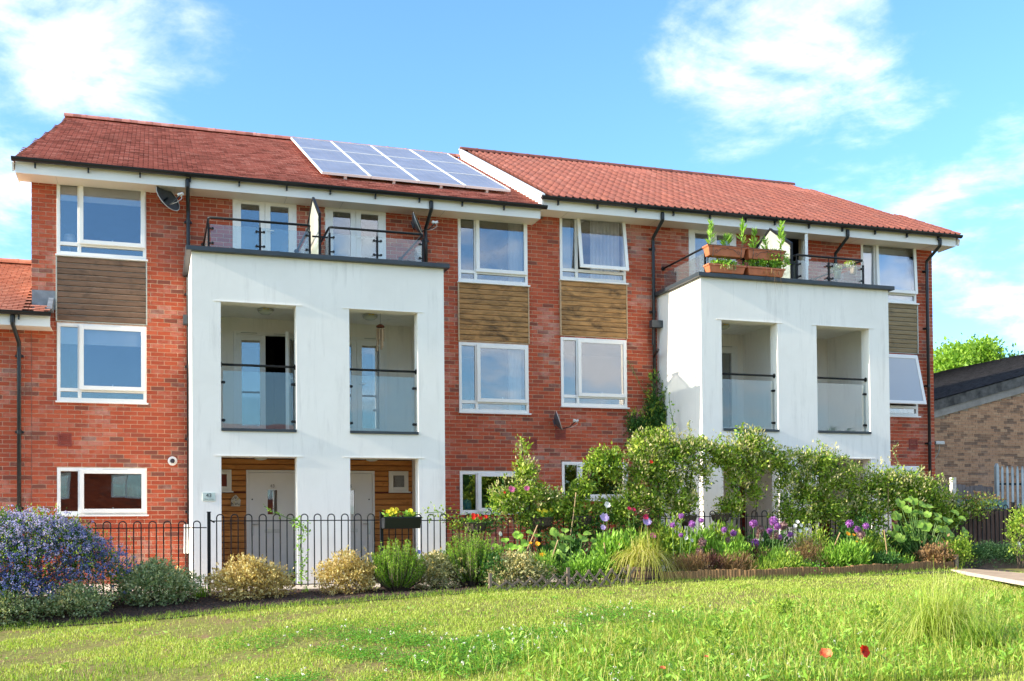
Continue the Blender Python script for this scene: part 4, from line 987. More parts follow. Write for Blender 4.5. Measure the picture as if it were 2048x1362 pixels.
# paving joints on the walk: edging strip
pk = MB()
for p_ in [[at(1903, 1136.5, -4.3), ]]: pass
def onz(u, v, z):
    d = fwd + rightv*((u-1024)/F_PX) + upv*((V0-v)/F_PX); t = z/d.z; return Vector((d.x*t, CAM_Y+d.y*t, z))
pp = [onz(1903, 1134, -.775), onz(2060, 1147, -.775), onz(2330, 1172, -.775), onz(2330, 1215, -.775), onz(2060, 1166, -.775), onz(1903, 1139, -.775)]
pk.quad(*[tuple(p) for p in reversed(pp)]); pk.v += []; pth = pk.build('path', m_path, kind='structure', label='buff paved path leading off to the right')
ed = MB()
a, b = pp[5], pp[4]; dv = (b-a); nrm = Vector((dv.y, -dv.x, 0)).normalized()*.03
for s0_, s1_ in ((0, 1), ):
    for i in range(8):
        q0 = a+dv*(i/4+.004); q1 = a+dv*((i+1)/4-.004)
        MB().prism([(q0.x, q0.y), (q1.x, q1.y), (q1.x+nrm.x, q1.y+nrm.y), (q0.x+nrm.x, q0.y+nrm.y)], 'z', -.82, -.768).build('kerb', simple('pale_kerb', (.55, .46, .36), .9, .08, 4, bmp=.4) if i == 0 and 'pale_kerb' not in bpy.data.materials else bpy.data.materials['pale_kerb'], pth)

# ---------------------------------------------------------------- railings with hooped tops
_hoop = {}
def hoop_mesh(h, wd, r=.0095):
    k = (round(h, 3), round(wd, 3))
    if k not in _hoop:
        pts = [(-wd/2, 0, 0), (-wd/2, 0, h-wd/2)]+[(-wd/2*math.cos(math.pi*i/8), 0, h-wd/2+wd/2*math.sin(math.pi*i/8)) for i in range(1, 8)]+[(wd/2, 0, h-wd/2), (wd/2, 0, 0)]
        m = MB().tube(pts, r, 5); me = bpy.data.meshes.new('hoop'); me.from_pydata(m.v, [], m.f); me.update(); me.materials.append(m_rail); _hoop[k] = me
    return _hoop[k]
FY = -3.30
def fence_panel(x0, x1, zb, zt, label, post_h=.03):
    t = empty('railing_panel', (x0, FY, zb), label, 'railing', 'hooped black railing panels')
    n = int(round((x1-x0-.12)/.2055)); st = .10+((x1-x0-.20)-(n-1)*.2055)/2
    for i in range(n):
        cx = x0+st+i*.2055
        o = bpy.data.objects.new('hoop', hoop_mesh(zt-zb-.04, .103)); col.objects.link(o); o.parent = t; o.location = (cx-x0, 0, .04); o.rotation_euler = (random.uniform(-.006, .006), random.uniform(-.004, .004), 0)
    MB().box(x0+.03, x1-.03, FY-.006, FY+.006, zt-.105, zt-.090).build('rail', m_rail, t); MB().box(x0+.03, x1-.03, FY-.006, FY+.006, zb+.065, zb+.080).build('rail', m_rail, t)
    MB().box(x0-.024, x0+.024, FY-.024, FY+.024, zb-.06, zt+post_h).box(x0-.03, x0+.03, FY-.03, FY+.03, zt+post_h+.0, zt+post_h+.012).build('post', m_rail, t)
    MB().tube([(x0+.02, FY-.02, zt-.085), (x0+.08, FY-.02, zt-.12)], .012, 6).build('bracket', m_rail, t)
fence_panel(-4.43, -1.85, -.93, .150, 'black hooped railing panel at the left edge behind the blue shrub')
fence_panel(-1.83, .775, -.93, .156, 'black hooped railing panel between the blue shrub and the number sign', .10)
fence_panel(.777, 3.36, -.885, .252, 'black hooped railing panel in front of the white front door numbered 43')
fence_panel(3.362, 5.96, -.885, .242, 'black hooped railing panel carrying the black trough of yellow flowers')
fence_panel(5.962, 8.56, -.87, .25, 'black hooped railing panel beneath the two middle ground floor windows')
fence_panel(8.562, 11.16, -.83, .28, 'black hooped railing panel under the start of the climber arches')
fence_panel(11.162, 13.0, -.75, .32, 'black hooped railing panel buried in the climbers by the right white bay')
fence_panel(13.002, 15.6, -.62, .375, 'black hooped railing panel in front of the brown boards, left half')
fence_panel(15.602, 18.2, -.60, .385, 'black hooped railing panel at the right edge behind the pink rose')
# board fences on the right
def board_fence(name, x0, x1, y, zb, zt, wd, mat, label, var=.02, cat='fence', gap=.006, group=None):
    t = empty(name, (x0, y, zb), label, cat, group)
    x = x0
    while x < x1-.01:
        w_ = min(wd, x1-x); MB().box(x+gap/2, x+w_-gap/2, y-.012+random.uniform(-.004, .004), y+.012, zb, zt+random.uniform(-var, var)).build('board', mat, t); x += wd
    for z in (zb+.2, zt-.25): MB().box(x0, x1, y+.014, y+.05, z, z+.07).build('rail', mat, t)
board_fence('board_fence', 13.2, 18.6, -3.02, -.75, .31, .105, m_fence_brown, 'brown picket boards standing right behind the railings at the right', .012, gap=.016)
g0 = at(1893, 975, .8)
board_fence('board_fence', at(1880, 970, .8).x, at(2013, 970, .8).x, .8, -.6, .60, .125, m_fence_green, 'grey-green painted board fence in front of the brown brick building', .008)
board_fence('board_fence', at(1870, 960, 2.0).x, at(1985, 960, 2.0).x, 2.0, -.6, .98, .13, m_fence_grey, 'silvery old board fence just behind the grey-green one', .03)
def palisade():
    y = 1.4; x0 = at(1994, 950, y).x; t = empty('palisade_fence', (x0, y, -.8), 'grey steel palisade fence in front of the brown brick building', 'fence')
    MB().box(x0-.05, x0+.03, y-.04, y+.04, -.8, 1.42).prism([(x0-.05, 1.42), (x0+.03, 1.42), (x0-.01, 1.50)], 'y', y-.04, y+.04).build('post', m_palis, t)
    x = x0+.16
    while x < x0+3.2:
        MB().prism([(x-.034, -.7), (x-.017, -.7), (x-.01, -.7), (x+.034, -.7), (x+.034, 1.34), (x+.012, 1.44), (x, 1.38), (x-.012, 1.44), (x-.034, 1.34)], 'y', y-.006, y+.006).build('pale', m_palis, t); x += .155
    for z in (.97, -.3): MB().box(x0, x0+3.3, y+.007, y+.05, z, z+.05).build('rail', m_rail, t)
palisade()

# ---------------------------------------------------------------- leaves
def unit(a): return a/np.maximum(1e-6, np.linalg.norm(a, axis=-1, keepdims=True))
def leaf_mesh(P, D, Ln, ratio=.5, fold=.15, flat=0.0):
    """diamond leaves: P base points, D directions, Ln lengths"""
    n = len(P); Rn = RNG.normal(size=(n, 3)); Rn[:, 2] *= (1-flat)
    if flat: Rn = Rn*(1-flat)+np.cross(D, [0, 0, 1.0])*flat*2
    S = unit(np.cross(D, Rn)) if not flat else unit(Rn-(Rn*D).sum(-1, keepdims=True)*D)
    Nn = np.cross(D, S); Ln = Ln[:, None]; W = Ln*ratio*.5
    V = np.stack([P, P+D*Ln*.45+S*W+Nn*W*fold, P+D*Ln, P+D*Ln*.45-S*W+Nn*W*fold], 1)
    return V.reshape(-1, 3), np.arange(n*4).reshape(-1, 4)
def lump(P, f, ph=0.0):
    x, y, z = P[:, 0], P[:, 1], P[:, 2]
    return (np.sin(f*x+1.3*f*z+ph)+np.sin(1.9*f*z-.8*f*x+2.1+ph)+np.sin(2.3*f*x+1.1*f*y+4.0*ph)+.8*np.sin(3.1*f*(x+z)+1.7+ph))/3.8
def cluster_pts(blobs, ncl, per, spread, shell=.55, top=0.0, gate=None):
    """twig clumps scattered through ellipsoids (cx,cy,cz,rx,ry,rz[,weight])"""
    B = np.array([list(b)+([1.0] if len(b) == 6 else []) for b in blobs]); vol = B[:, 3]*B[:, 4]*B[:, 5]; wt = np.cbrt(vol)**2*B[:, 6]; wt = wt/wt.sum()
    k = RNG.choice(len(B), ncl, p=wt); d = unit(RNG.normal(size=(ncl, 3)))
    if top: d[:, 2] = np.where((d[:, 2] < 0) & (RNG.random(ncl) < top), -d[:, 2], d[:, 2])
    r = shell+(1-shell)*RNG.random(ncl)**.6; r = r*(1+.16*RNG.normal(size=ncl))
    C = B[k, :3]+d*B[k, 3:6]*r[:, None]
    if gate is not None:
        k_ = lump(C, 7.5, 1.0) > gate+.12*RNG.normal(size=ncl); C, d = C[k_], d[k_]; ncl = len(C)
    out_ = np.repeat(d, per, 0); Cc = np.repeat(C, per, 0)+RNG.normal(size=(ncl*per, 3))*spread
    return Cc, out_, C
def foliage(name, blobs, ncl, per, spread, ln, mat, parent, ratio=.5, up=.5, rnd=.8, shell=.55, top=0.0, flat=0, kind='stuff', lnvar=.3, zmin=None, gate=None):
    P, O, C = cluster_pts(blobs, ncl, per, spread, shell, top, gate)
    if zmin is not None: P[:, 2] = np.maximum(P[:, 2], zmin+RNG.random(len(P))*.03)
    D = unit(O+np.array([0, 0, up])+RNG.normal(size=P.shape)*rnd); Ln = ln*(1+lnvar*RNG.normal(size=len(P))).clip(.4, 1.9)
    V, Fs = leaf_mesh(P, D, Ln, ratio, flat=flat)
    return npobj(name, V, Fs, mat, parent, kind=kind), C
def stems(parent, base, tips, mat=None, r=.008, name='stem', bend=.12, joined=True, taper=.4):
    m = MB()
    for tpt in tips:
        b = Vector(base)+Vector((random.uniform(-.04, .04), random.uniform(-.03, .03), 0)); tpt = Vector(tpt); mid = (b+tpt)/2+Vector((random.uniform(-bend, bend), random.uniform(-bend, bend)*.5, random.uniform(0, bend)))
        m.tube([b, mid, tpt], [r, r*(1+taper)/2, r*taper], 5)
    return m.build(name, mat or m_bark, parent)
def octas(P, r):
    n = len(P); r = np.broadcast_to(r, (n,))[:, None, None]
    u = np.array([(1,0,0),(-1,0,0),(0,1,0),(0,-1,0),(0,0,1),(0,0,-1)], float); V = P[:, None]+u[None]*r*(1+.25*RNG.normal(size=(n, 6, 1)))
    f = np.array([(0,2,4),(2,1,4),(1,3,4),(3,0,4),(2,0,5),(1,2,5),(3,1,5),(0,3,5)]); return V.reshape(-1, 3), (f[None]+np.arange(n)[:, None, None]*6).reshape(-1, 3)
def blossoms(name, P, r, mat, parent, per=6, spread=.012, kind='stuff'):
    Q = np.repeat(P, per, 0)+RNG.normal(size=(len(P)*per, 3))*spread
    V, Fs = octas(Q, r); return npobj(name, V, Fs, mat, parent, kind=kind)
def bush(name, label, cat, base, blobs, mat, ncl, per, spread, ln, group=None, ratio=.5, up=.5, rnd=.8, shell=.5, top=.3, stem_r=.008, nst=8, stem_mat=None, zmin=None, **k):
    t = empty(name, base, label, cat, group)
    o, C = foliage('foliage', [(base[0]+b[0], base[1]+b[1], base[2]+b[2], *b[3:]) for b in blobs], ncl, per, spread, ln, mat, t, ratio, up, rnd, shell, top, zmin=zmin if zmin is not None else base[2], **k)
    if nst: stems(t, base, C[RNG.choice(len(C), nst)], stem_mat or m_bark, stem_r)
    return t, C
def ground_pt(u, Y):
    p = at(u, 1100, Y); return (p.x, Y, float(gz(p.x, Y)))

# blue ceanothus at the left
b0 = ground_pt(60, -4.15)
cb = [(-.55, 0, .62, .75, .55, .45), (.25, .05, .72, .75, .50, .42), (.78, .05, .45, .48, .42, .38), (-1.1, 0, .45, .6, .5, .5), (-.35, -.1, .25, .7, .55, .3), (.0, 0, 1.05, .55, .42, .28), (.35, .0, 1.02, .3, .3, .25), (-.35, 0, 1.1, .3, .3, .25), (.6, -.05, .85, .3, .3, .25), (-.9, -.2, .2, .6, .5, .28)]
t, C = bush('ceanothus', 'large ceanothus bush covered in blue and lilac blossom at the left', 'shrub', b0, cb, m_lf_cean, 2600, 9, .045, .030, ratio=.55, shell=.45, nst=16, stem_r=.014)
CC = np.array(C); P, O, C2 = cluster_pts([(b0[0]+b[0], b0[1]+b[1], b0[2]+b[2], b[3]*1.03, b[4]*1.03, b[5]*1.03) for b in cb], 4200, 1, .0, .88, .55)
P = P[P[:, 2] > b0[2]+.12+.25*RNG.random(len(P))]
hi = (P[:, 2]-b0[2]) > .95+.22*RNG.normal(size=len(P))
blossoms('blue_blossom', P[~hi], .0095, m_fl_blue, t, 7, .016); blossoms('lilac_sunlit_blossom', P[hi], .0095, m_fl_lilac, t, 8, .016)
foliage('young_shoots', [(b0[0]+b[0], b0[1]+b[1], b0[2]+b[2], b[3]*1.1, b[4]*1.1, b[5]*1.1) for b in cb], 380, 9, .04, .035, m_lf_mid, t, .35, 1.2, .5, .9, .6)

# variegated euonymus mounds and others along the front of the bed
def euon(u, Y, wd, ht, mat, label, dens=1.0, ln=.034):
    b = ground_pt(u, Y); bl = [(0, 0, ht*.42, wd*.5, wd*.36, ht*.48), (-wd*.25, .02, ht*.33, wd*.3, wd*.28, ht*.38), (wd*.26, .0, ht*.35, wd*.3, wd*.28, ht*.36), (0, .0, ht*.75, wd*.22, wd*.2, ht*.25)]
    t, C = bush('euonymus', label, 'shrub', b, bl, mat, int(620*dens*wd*ht/.35), 9, .026, ln, 'variegated euonymus mounds in the mulch bed', ratio=.62, shell=.35, nst=14, stem_r=.006)
    foliage('tip_growth', [(b[0]+q[0], b[1]+q[1], b[2]+q[2], q[3]*1.08, q[4]*1.08, q[5]*1.1) for q in bl], int(110*dens), 7, .018, ln*.9, m_lf_gold if mat is not m_lf_greyg else m_lf_varie, t, .6, .8, .6, .9, .6)
    return t
euon(150, -4.45, .80, .42, m_lf_greyg, 'low grey-green euonymus mound tucked under the blue shrub', .8)
euon(312, -4.05, 1.05, .62, m_lf_greyg, 'wide grey-green euonymus mound left of the first railing post')
euon(500, -4.1, 1.05, .60, m_lf_gold, 'wide golden variegated euonymus mound in front of the front door numbered 43')
euon(695, -4.05, .85, .62, m_lf_gold, 'brownish gold euonymus mound left of the first bright green rosemary', .8)
euon(872, -4.0, .80, .55, m_lf_varie, 'pale euonymus mound between the two rosemary bushes')
euon(1030, -4.3, .95, .52, m_lf_varie, 'pale brown-tinged euonymus mound behind the low lattice edging', .9)
euon(18, -4.6, .8, .4, m_lf_greyg, 'grey-green euonymus mound at the left edge below the blue shrub', .6)
# rosemary: upright wands of needles
def rosemary(u, Y, wd, ht, label):
    b = Vector(ground_pt(u, Y)); t = empty('rosemary_bush', b, label, 'shrub'); Ps, Ds, m = [], [], MB()
    n = 230
    for i in range(n):
        a = random.uniform(0, 2*math.pi); r = random.random()**.6; lean = r*wd*.5
        h = ht*(1-.38*r*r)*random.uniform(.62, 1.04)
        q0 = b+Vector((math.cos(a)*lean*.25, math.sin(a)*lean*.2, .0)); q2 = b+Vector((math.cos(a)*lean, math.sin(a)*lean*.75, h)); q1 = (q0+q2)/2+Vector((math.cos(a)*lean*.22, math.sin(a)*lean*.15, -h*.05))
        m.tube([q0, q1, q2], [.005, .004, .002], 3, caps=False)
        for k in range(85):
            s = random.uniform(.18, 1.0); p = q0*(1-s)**2+q1*2*s*(1-s)+q2*s*s; Ps.append(tuple(p)); Ds.append((random.gauss(0, .6)+math.cos(a)*.2, random.gauss(0, .6), random.uniform(.5, 1.1)))
    m.build('stem', m_bark, t); P = np.array(Ps); V, Fs = leaf_mesh(P, unit(np.array(Ds)), np.full(len(P), .036), .24); npobj('needles', V, Fs, m_lf_rosemary, t, kind='stuff')
rosemary(793, -4.1, .92, .86, 'bright green rosemary bush right of the black trough')if False else rosemary(793, -4.1, .90, .80, 'bright green rosemary bush below the black trough')
rosemary(945, -4.0, 1.05, .92, 'second bright green rosemary bush, under the basket of red flowers')
# strap-leaved clumps
def strap(u, Y, n, h, wd, label, mat=m_lf_bright, name='strap_leaf_plant', cat='plant', droop=.5, z=None, group=None, spread=.05, base=None, outr=(.15, .75)):
    b = Vector(base) if base is not None else Vector(ground_pt(u, Y)); t = empty(name, b, label, cat, group)
    V, Fs = [], []
    for i in range(n):
        a = random.uniform(0, 2*math.pi); L_ = h*random.uniform(.6, 1.15); out = random.uniform(*outr)
        p = b+Vector((random.gauss(0, spread), random.gauss(0, spread*.7), 0)); s = Vector((-math.sin(a), math.cos(a), 0)); d = Vector((math.cos(a), math.sin(a), 0)); k0 = len(V); K = 4
        for k in range(K+1):
            q = k/K; c = p+d*(L_*out*q*(.5+.5*q))+Vector((0, 0, L_*(q-droop*q*q*q*out*1.4))); w_ = wd*(1-q**1.6)*.5+.0006
            V += [tuple(c-s*w_), tuple(c+s*w_)]
            if k: Fs.append((k0+2*k-2, k0+2*k-1, k0+2*k+1, k0+2*k))
    npobj('leaves', V, Fs, mat, t, kind='stuff'); return t
strap(402, -3.75, 34, .28, .018, 'small clump of green strap leaves beside the first railing post')
strap(612, -3.7, 14, .22, .02, 'little green strap-leaved clump below the thin vine')
strap(735, -3.75, 16, .3, .02, 'green leafy clump between the gold mound and the rosemary', m_lf_mid)
# thin vine on the railings beside the door
def vine(pts, Y, n, per, spread, ln, label, mat, name='climbing_vine', fl=None):
    P = [at(u, v, Y) for u, v in pts]; t = empty(name, P[0], label, 'climber')
    MB().tube(P, .006, 5).build('stem', m_stem, t)
    Q = []
    for i in range(n):
        k = random.uniform(0, len(P)-1.001); j = int(k); q = P[j].lerp(P[j+1], k-j); Q.append(tuple(q))
    Q = np.repeat(np.array(Q), per, 0)+RNG.normal(size=(n*per, 3))*np.array([spread, spread*.5, spread])
    D = unit(RNG.normal(size=Q.shape)+np.array([0, -.3, .2])); V, Fs = leaf_mesh(Q, D, ln*(1+.3*RNG.normal(size=len(Q))).clip(.5, 1.6), .55); npobj('foliage', V, Fs, mat, t, kind='stuff'); return t
vine([(602, 1165), (606, 1130), (600, 1090), (608, 1060), (596, 1042)], -3.34, 60, 3, .045, .05, 'thin pale vine twining up the railings beside the front door numbered 43', m_lf_bright)
vine([(596, 1042), (575, 1036), (550, 1025), (528, 1012)], -3.35, 14, 2, .03, .045, 'wispy vine shoot trailing along the railing top before the door numbered 43', m_lf_bright)
vine([(850, 1026), (880, 1024), (905, 1034), (925, 1050), (900, 1060)], -3.36, 60, 3, .07, .045, 'yellowish vine along the railing top right of the black trough', m_lf_mid)

# ---------------------------------------------------------------- big climbers over the railings
def climber(name, label, blobs_px, mat, ncl, per, ln, tips=None, Yb=-3.35, spread=.055, ratio=.5, shell=.3, group=None, cat='climber', stem_px=(), fl=None, tipmat=None, depth=.28, up=.4):
    """blobs_px: (u, v, half width px, half height px) read off the photograph, set at the depth of the railings"""
    bl = []
    for q in blobs_px:
        u, v, hw, hh = q[:4]; Y = q[4] if len(q) > 4 else Yb; c = at(u, v, Y); s = (at(u+10, v, Y)-c).length/10
        bl.append((c.x, c.y, c.z, hw*s*.80, depth*.8, hh*s*.82))
    base = Vector((bl[0][0], Yb, -.88)); t = empty(name, base, label, cat, group)
    foliage('foliage', bl, int(ncl*1.35), per, spread, ln, mat, t, ratio, up, .8, shell*.5, .2, gate=-.12)
    foliage('shaded_inner_leaves', [(a, b_+.06, c_-.03, d*.8, e*.7, f*.8) for a, b_, c_, d, e, f in bl], ncl//4, per, spread, ln*1.1, m_lf_dark, t, ratio, .1, .9, .1, gate=-.05)  # dark leaf colour inside the mass stands in for depth shade
    if tips: foliage('young_shoots', [(a, b_, c_, d*1.08, e*1.15, f*1.12) for a, b_, c_, d, e, f in bl], tips, 8, spread*.8, ln*.9, tipmat or m_lf_varie, t, ratio*.9, 1.0, .6, .9, .7)
    m = MB(); TW = []
    for path in stem_px:
        P = [at(u, v, Yb) for u, v in path]; m.tube(P, .012, 6)
    for q in bl:      # loose twigs reaching out of the mass
        for _ in range(8):
            a_ = random.uniform(-.3, math.pi+.3) if random.random() < .7 else random.uniform(math.pi+.4, 2*math.pi-.4); r_ = random.uniform(1.0, 1.55); p0 = Vector(q[:3]); p2 = p0+Vector((q[3]*math.cos(a_)*r_, random.uniform(-.15, .1), q[5]*math.sin(a_)*r_+.04)); p1 = p0.lerp(p2, .55)+Vector((0, 0, .05))
            m.tube([p0, p1, p2], [.005, .004, .002], 4, caps=False); n_ = 9
            P_ = np.array([tuple(p1.lerp(p2, k/n_)) for k in range(1, n_+1)]).repeat(2, 0)+RNG.normal(size=(2*n_, 3))*.012; D_ = unit(RNG.normal(size=P_.shape)*.8+np.array(tuple((p2-p1).normalized())))
            V_, F_ = leaf_mesh(P_, D_, ln*.85*(1+.25*RNG.normal(size=len(P_))).clip(.4, 1.6), ratio); TW.append(V_)
    if TW: VV = np.concatenate(TW); npobj('twig_leaves', VV, np.arange(len(VV)).reshape(-1, 4), tipmat or m_lf_mid, t, kind='stuff')
    m.build('stem', m_bark, t)
    return t, bl
def petals(name, c, r, n, mat, parent, cup=.35, face=(0, -1, .35), wd=.9, layers=1, centre=None, cr=.3):
    """one flower head as a single mesh part"""
    c = Vector(c); ax = Vector(face).normalized(); a = ax.orthogonal().normalized(); b = ax.cross(a); m = MB()
    for l in range(layers):
        for k in range(n):
            an = 2*math.pi*(k+.5*l)/n+random.uniform(-.12, .12); d = a*math.cos(an)+b*math.sin(an); s = ax.cross(d); rr = r*(1-.28*l)*random.uniform(.88, 1.08); w_ = rr*wd*math.pi/n*1.1
            j = lambda: ax*rr*random.uniform(-.10, .10)+d*rr*random.uniform(-.12, .08); m.quad(c+ax*.002*l, c+d*rr*.55+s*w_+ax*rr*cup*.5+j(), c+d*rr*.98+s*w_*.5+ax*rr*(cup+.1*l)+j(), c+d*rr*.86+ax*rr*cup*.8+j()*.6, c+d*rr*.98-s*w_*.5+ax*rr*(cup+.1*l)+j(), c+d*rr*.55-s*w_+ax*rr*cup*.5+j())
    o = m.build(name, mat, parent)
    if centre: MB().lathe(c-ax*.001, [(r*cr, 0), (r*cr*.8, r*.10), (r*cr*.3, r*.18)], 8, ax).build('flower_centre', centre, parent)
    return o
def flower(name, label, cat, u, v, Y, r, mat, n=5, group=None, stem=True, face=(0, -1, .4), cup=.35, wd=.9, layers=1, centre=None, base_z=None, cr=.3):
    p = at(u, v, Y); zb = base_z if base_z is not None else float(gz(p.x, Y)); b = Vector((p.x+random.uniform(-.06, .06), Y+.03, zb)); t = empty(name, b, label, cat, group)
    petals('flower_head', p, r, n, mat, t, cup, face, wd, layers, centre, cr)
    if stem: MB().tube([b, (b+p)/2+Vector((random.uniform(-.03, .03), .02, 0)), p+Vector((0, .012, -.004))], .0035, 4).build('stem', m_stem, t)
    return t
# rose and climbers from left to right
climber('climbing_rose', 'tall rose shoots with pink flowers in front of the window with the teal pot', [(1045, 912, 10, 28), (1052, 950, 18, 32), (1030, 985, 48, 30), (1070, 1000, 38, 30), (1000, 1005, 26, 26), (1055, 1025, 60, 22), (1100, 1010, 25, 28)], m_lf_mid, 620, 9, .054, 110, stem_px=[[(1060, 1110), (1062, 1030), (1048, 960), (1043, 890)], [(1040, 1110), (1020, 1010), (995, 985)]])
climber('climbing_rose', 'leafy rose shoot arching across the ground floor window left of the ivy', [(1216, 910, 28, 12), (1195, 935, 26, 16), (1178, 960, 20, 18), (1226, 938, 9, 26), (1160, 985, 20, 16), (1142, 1012, 38, 17), (1130, 1038, 60, 18), (1215, 1022, 44, 16)], m_lf_mid, 430, 9, .062, 90, tipmat=m_lf_mid, stem_px=[[(1140, 1110), (1145, 1040), (1150, 1010), (1172, 960), (1205, 925)]])
climber('climbing_honeysuckle', 'dense sunlit honeysuckle with small red buds at the foot of the ivy', [(1290, 905, 36, 38), (1330, 890, 40, 30), (1280, 950, 34, 40), (1310, 960, 45, 45), (1262, 1000, 40, 36), (1245, 1030, 48, 26), (1300, 1010, 40, 30), (1350, 915, 40, 34), (1325, 930, 50, 36)], m_lf_mid, 950, 9, .056, 200, stem_px=[[(1308, 1110), (1312, 1040), (1305, 950)], [(1322, 1110), (1318, 1000), (1340, 900)]])
climber('climbing_honeysuckle', 'honeysuckle arch over the gap beside the left edge of the right white bay', [(1385, 900, 36, 22), (1425, 905, 42, 22), (1372, 945, 15, 44), (1360, 1015, 28, 24), (1345, 985, 10, 36), (1380, 1005, 12, 30), (1408, 955, 9, 30)], m_lf_mid, 480, 9, .056, 150, stem_px=[[(1380, 1110), (1378, 1020), (1385, 930), (1420, 900)]])
climber('climbing_honeysuckle', 'tallest honeysuckle hump under the glass of the third loggia', [(1492, 885, 34, 26), (1472, 908, 42, 24), (1520, 905, 42, 26), (1500, 928, 42, 18), (1470, 968, 15, 44), (1462, 1018, 28, 24), (1506, 985, 9, 40), (1540, 925, 34, 15), (1448, 925, 24, 14)], m_lf_mid, 700, 9, .056, 200, stem_px=[[(1470, 1110), (1478, 1010), (1482, 930)], [(1500, 1110), (1515, 1000), (1510, 930)]])
climber('climbing_honeysuckle', 'wide honeysuckle mass with pale tips across the middle of the right white bay', [(1590, 932, 50, 24), (1640, 925, 50, 26), (1572, 985, 14, 44), (1606, 985, 16, 44), (1650, 985, 42, 42), (1650, 1025, 55, 32), (1590, 1035, 48, 24), (1690, 950, 30, 24)], m_lf_mid, 980, 9, .056, 280, stem_px=[[(1600, 1110), (1605, 1000), (1620, 930)]])
climber('climbing_honeysuckle', 'honeysuckle mass hanging in front of the fourth porch opening', [(1720, 985, 44, 36), (1760, 965, 44, 32), (1700, 1030, 44, 36), (1745, 1030, 40, 40), (1790, 975, 38, 28), (1770, 1000, 30, 36)], m_lf_mid, 720, 9, .056, 150, stem_px=[[(1740, 1110), (1742, 1000), (1750, 950)]])
climber('climbing_honeysuckle', 'last stretch of honeysuckle drooping down to the right of the white bay', [(1830, 975, 44, 30), (1870, 1000, 40, 32), (1820, 1010, 36, 34), (1900, 1025, 34, 26), (1855, 1040, 40, 28)], m_lf_mid, 800, 9, .056, 150, stem_px=[[(1850, 1110), (1852, 1020), (1840, 970)]])
climber('climbing_honeysuckle', 'thin reddish creeper over the railings in front of the grey-green fence', [(1930, 1010, 34, 16), (1960, 1005, 30, 14), (1945, 1030, 24, 18), (1985, 1010, 24, 10)], m_lf_mid, 260, 8, .036, 60, tipmat=m_lf_dead)
climber('hedge_growth', 'tangle of green stems low on the railings under the two middle windows', [(1100, 1050, 70, 26), (1190, 1050, 80, 30), (1280, 1060, 60, 26), (960, 1050, 60, 14), (1160, 1080, 90, 22)], m_lf_dark, 700, 9, .040, 90, tipmat=m_lf_mid, cat='climber')
climber('ivy', 'dark ivy climbing the brick corner beside the right white bay', [(1312, 785, 16, 34, -.22), (1310, 830, 20, 36, -.24), (1300, 860, 36, 34, -.26), (1290, 895, 36, 34, -.26), (1325, 820, 14, 28, -.3), (1270, 850, 14, 22, -.2), (1318, 865, 24, 40, -.3)], m_lf_dark, 820, 9, .052, 60, Yb=-.24, tipmat=m_lf_mid, depth=.12, stem_px=[[(1300, 1000), (1302, 880), (1314, 770)]])
vine([(1318, 800), (1332, 780), (1343, 745), (1345, 728)], -.4, 14, 2, .02, .05, 'single ivy shoot waving in front of the sunlit white bay side', m_lf_dark)
vine([(1300, 800), (1280, 770), (1268, 745), (1255, 720)], -.1, 16, 2, .03, .05, 'ivy tendril running up the brick towards the middle window', m_lf_dark)
vine([(1290, 850), (1262, 838), (1252, 820)], -.1, 12, 2, .03, .055, 'short ivy tendril reaching to the corner of the window sill', m_lf_dark)
vine([(1345, 880), (1348, 850), (1340, 815), (1338, 790)], -1.0, 22, 2, .04, .06, 'pale yellow-green shoot rising in front of the white bay side', m_lf_bright)
vine([(1375, 890), (1380, 865), (1378, 842)], -3.3, 16, 2, .03, .045, 'thin honeysuckle shoot standing up against the white bay', m_lf_varie)
vine([(1790, 950), (1796, 925), (1785, 900), (1797, 885)], -3.3, 16, 2, .03, .045, 'thin pale shoot standing up against the last brick wall', m_lf_varie)
vine([(1600, 920), (1598, 895), (1560, 905)], -3.3, 16, 2, .03, .04, 'thin pale shoot above the middle of the honeysuckle', m_lf_varie)
# squash-like hollyhock with big leaves
def bigleaf(u, Y, spots, label, ln=.2, mat=m_lf_big, name='hollyhock', stemsn=4):
    b = Vector(ground_pt(u, Y)); t = empty(name, b, label, 'plant'); m = MB()
    spots = spots+[(u_+random.uniform(-16, 16), v_+random.uniform(-14, 18), s_*.8) for u_, v_, s_ in spots]
    for (uu, vv, s) in spots:
        p = at(uu, vv, Y-random.uniform(-.12, .22)); m2 = MB(); n = 12; r0 = ln*s*random.uniform(.75, 1.0)
        ax = Vector((random.uniform(-.5, .3), -.75+random.uniform(-.3, .3), random.uniform(.3, 1.0))).normalized(); a = ax.orthogonal().normalized(); bb = ax.cross(a); ph = random.uniform(0, 6)
        ring = [p+(a*math.cos(q)+bb*math.sin(q))*r0*.5*(1+.10*math.sin(5*q+ph)-.35*math.exp(-((q-math.pi)**2)*6))+ax*r0*.10*math.cos(2*q+ph) for q in [2*math.pi*k/n for k in range(n)]]
        for k in range(n): m2.quad(tuple(p-ax*r0*.06), tuple(ring[k]), tuple(ring[(k+1) % n]))
        m2.build('leaf', mat, t, smooth=True)
        m.tube([p, p.lerp(b, .4)+Vector((0, .03, -.02)), b+Vector((random.uniform(-.12, .12), 0, .1))], [.004, .006, .008], 4)
    m.build('stem', m_stem, t)
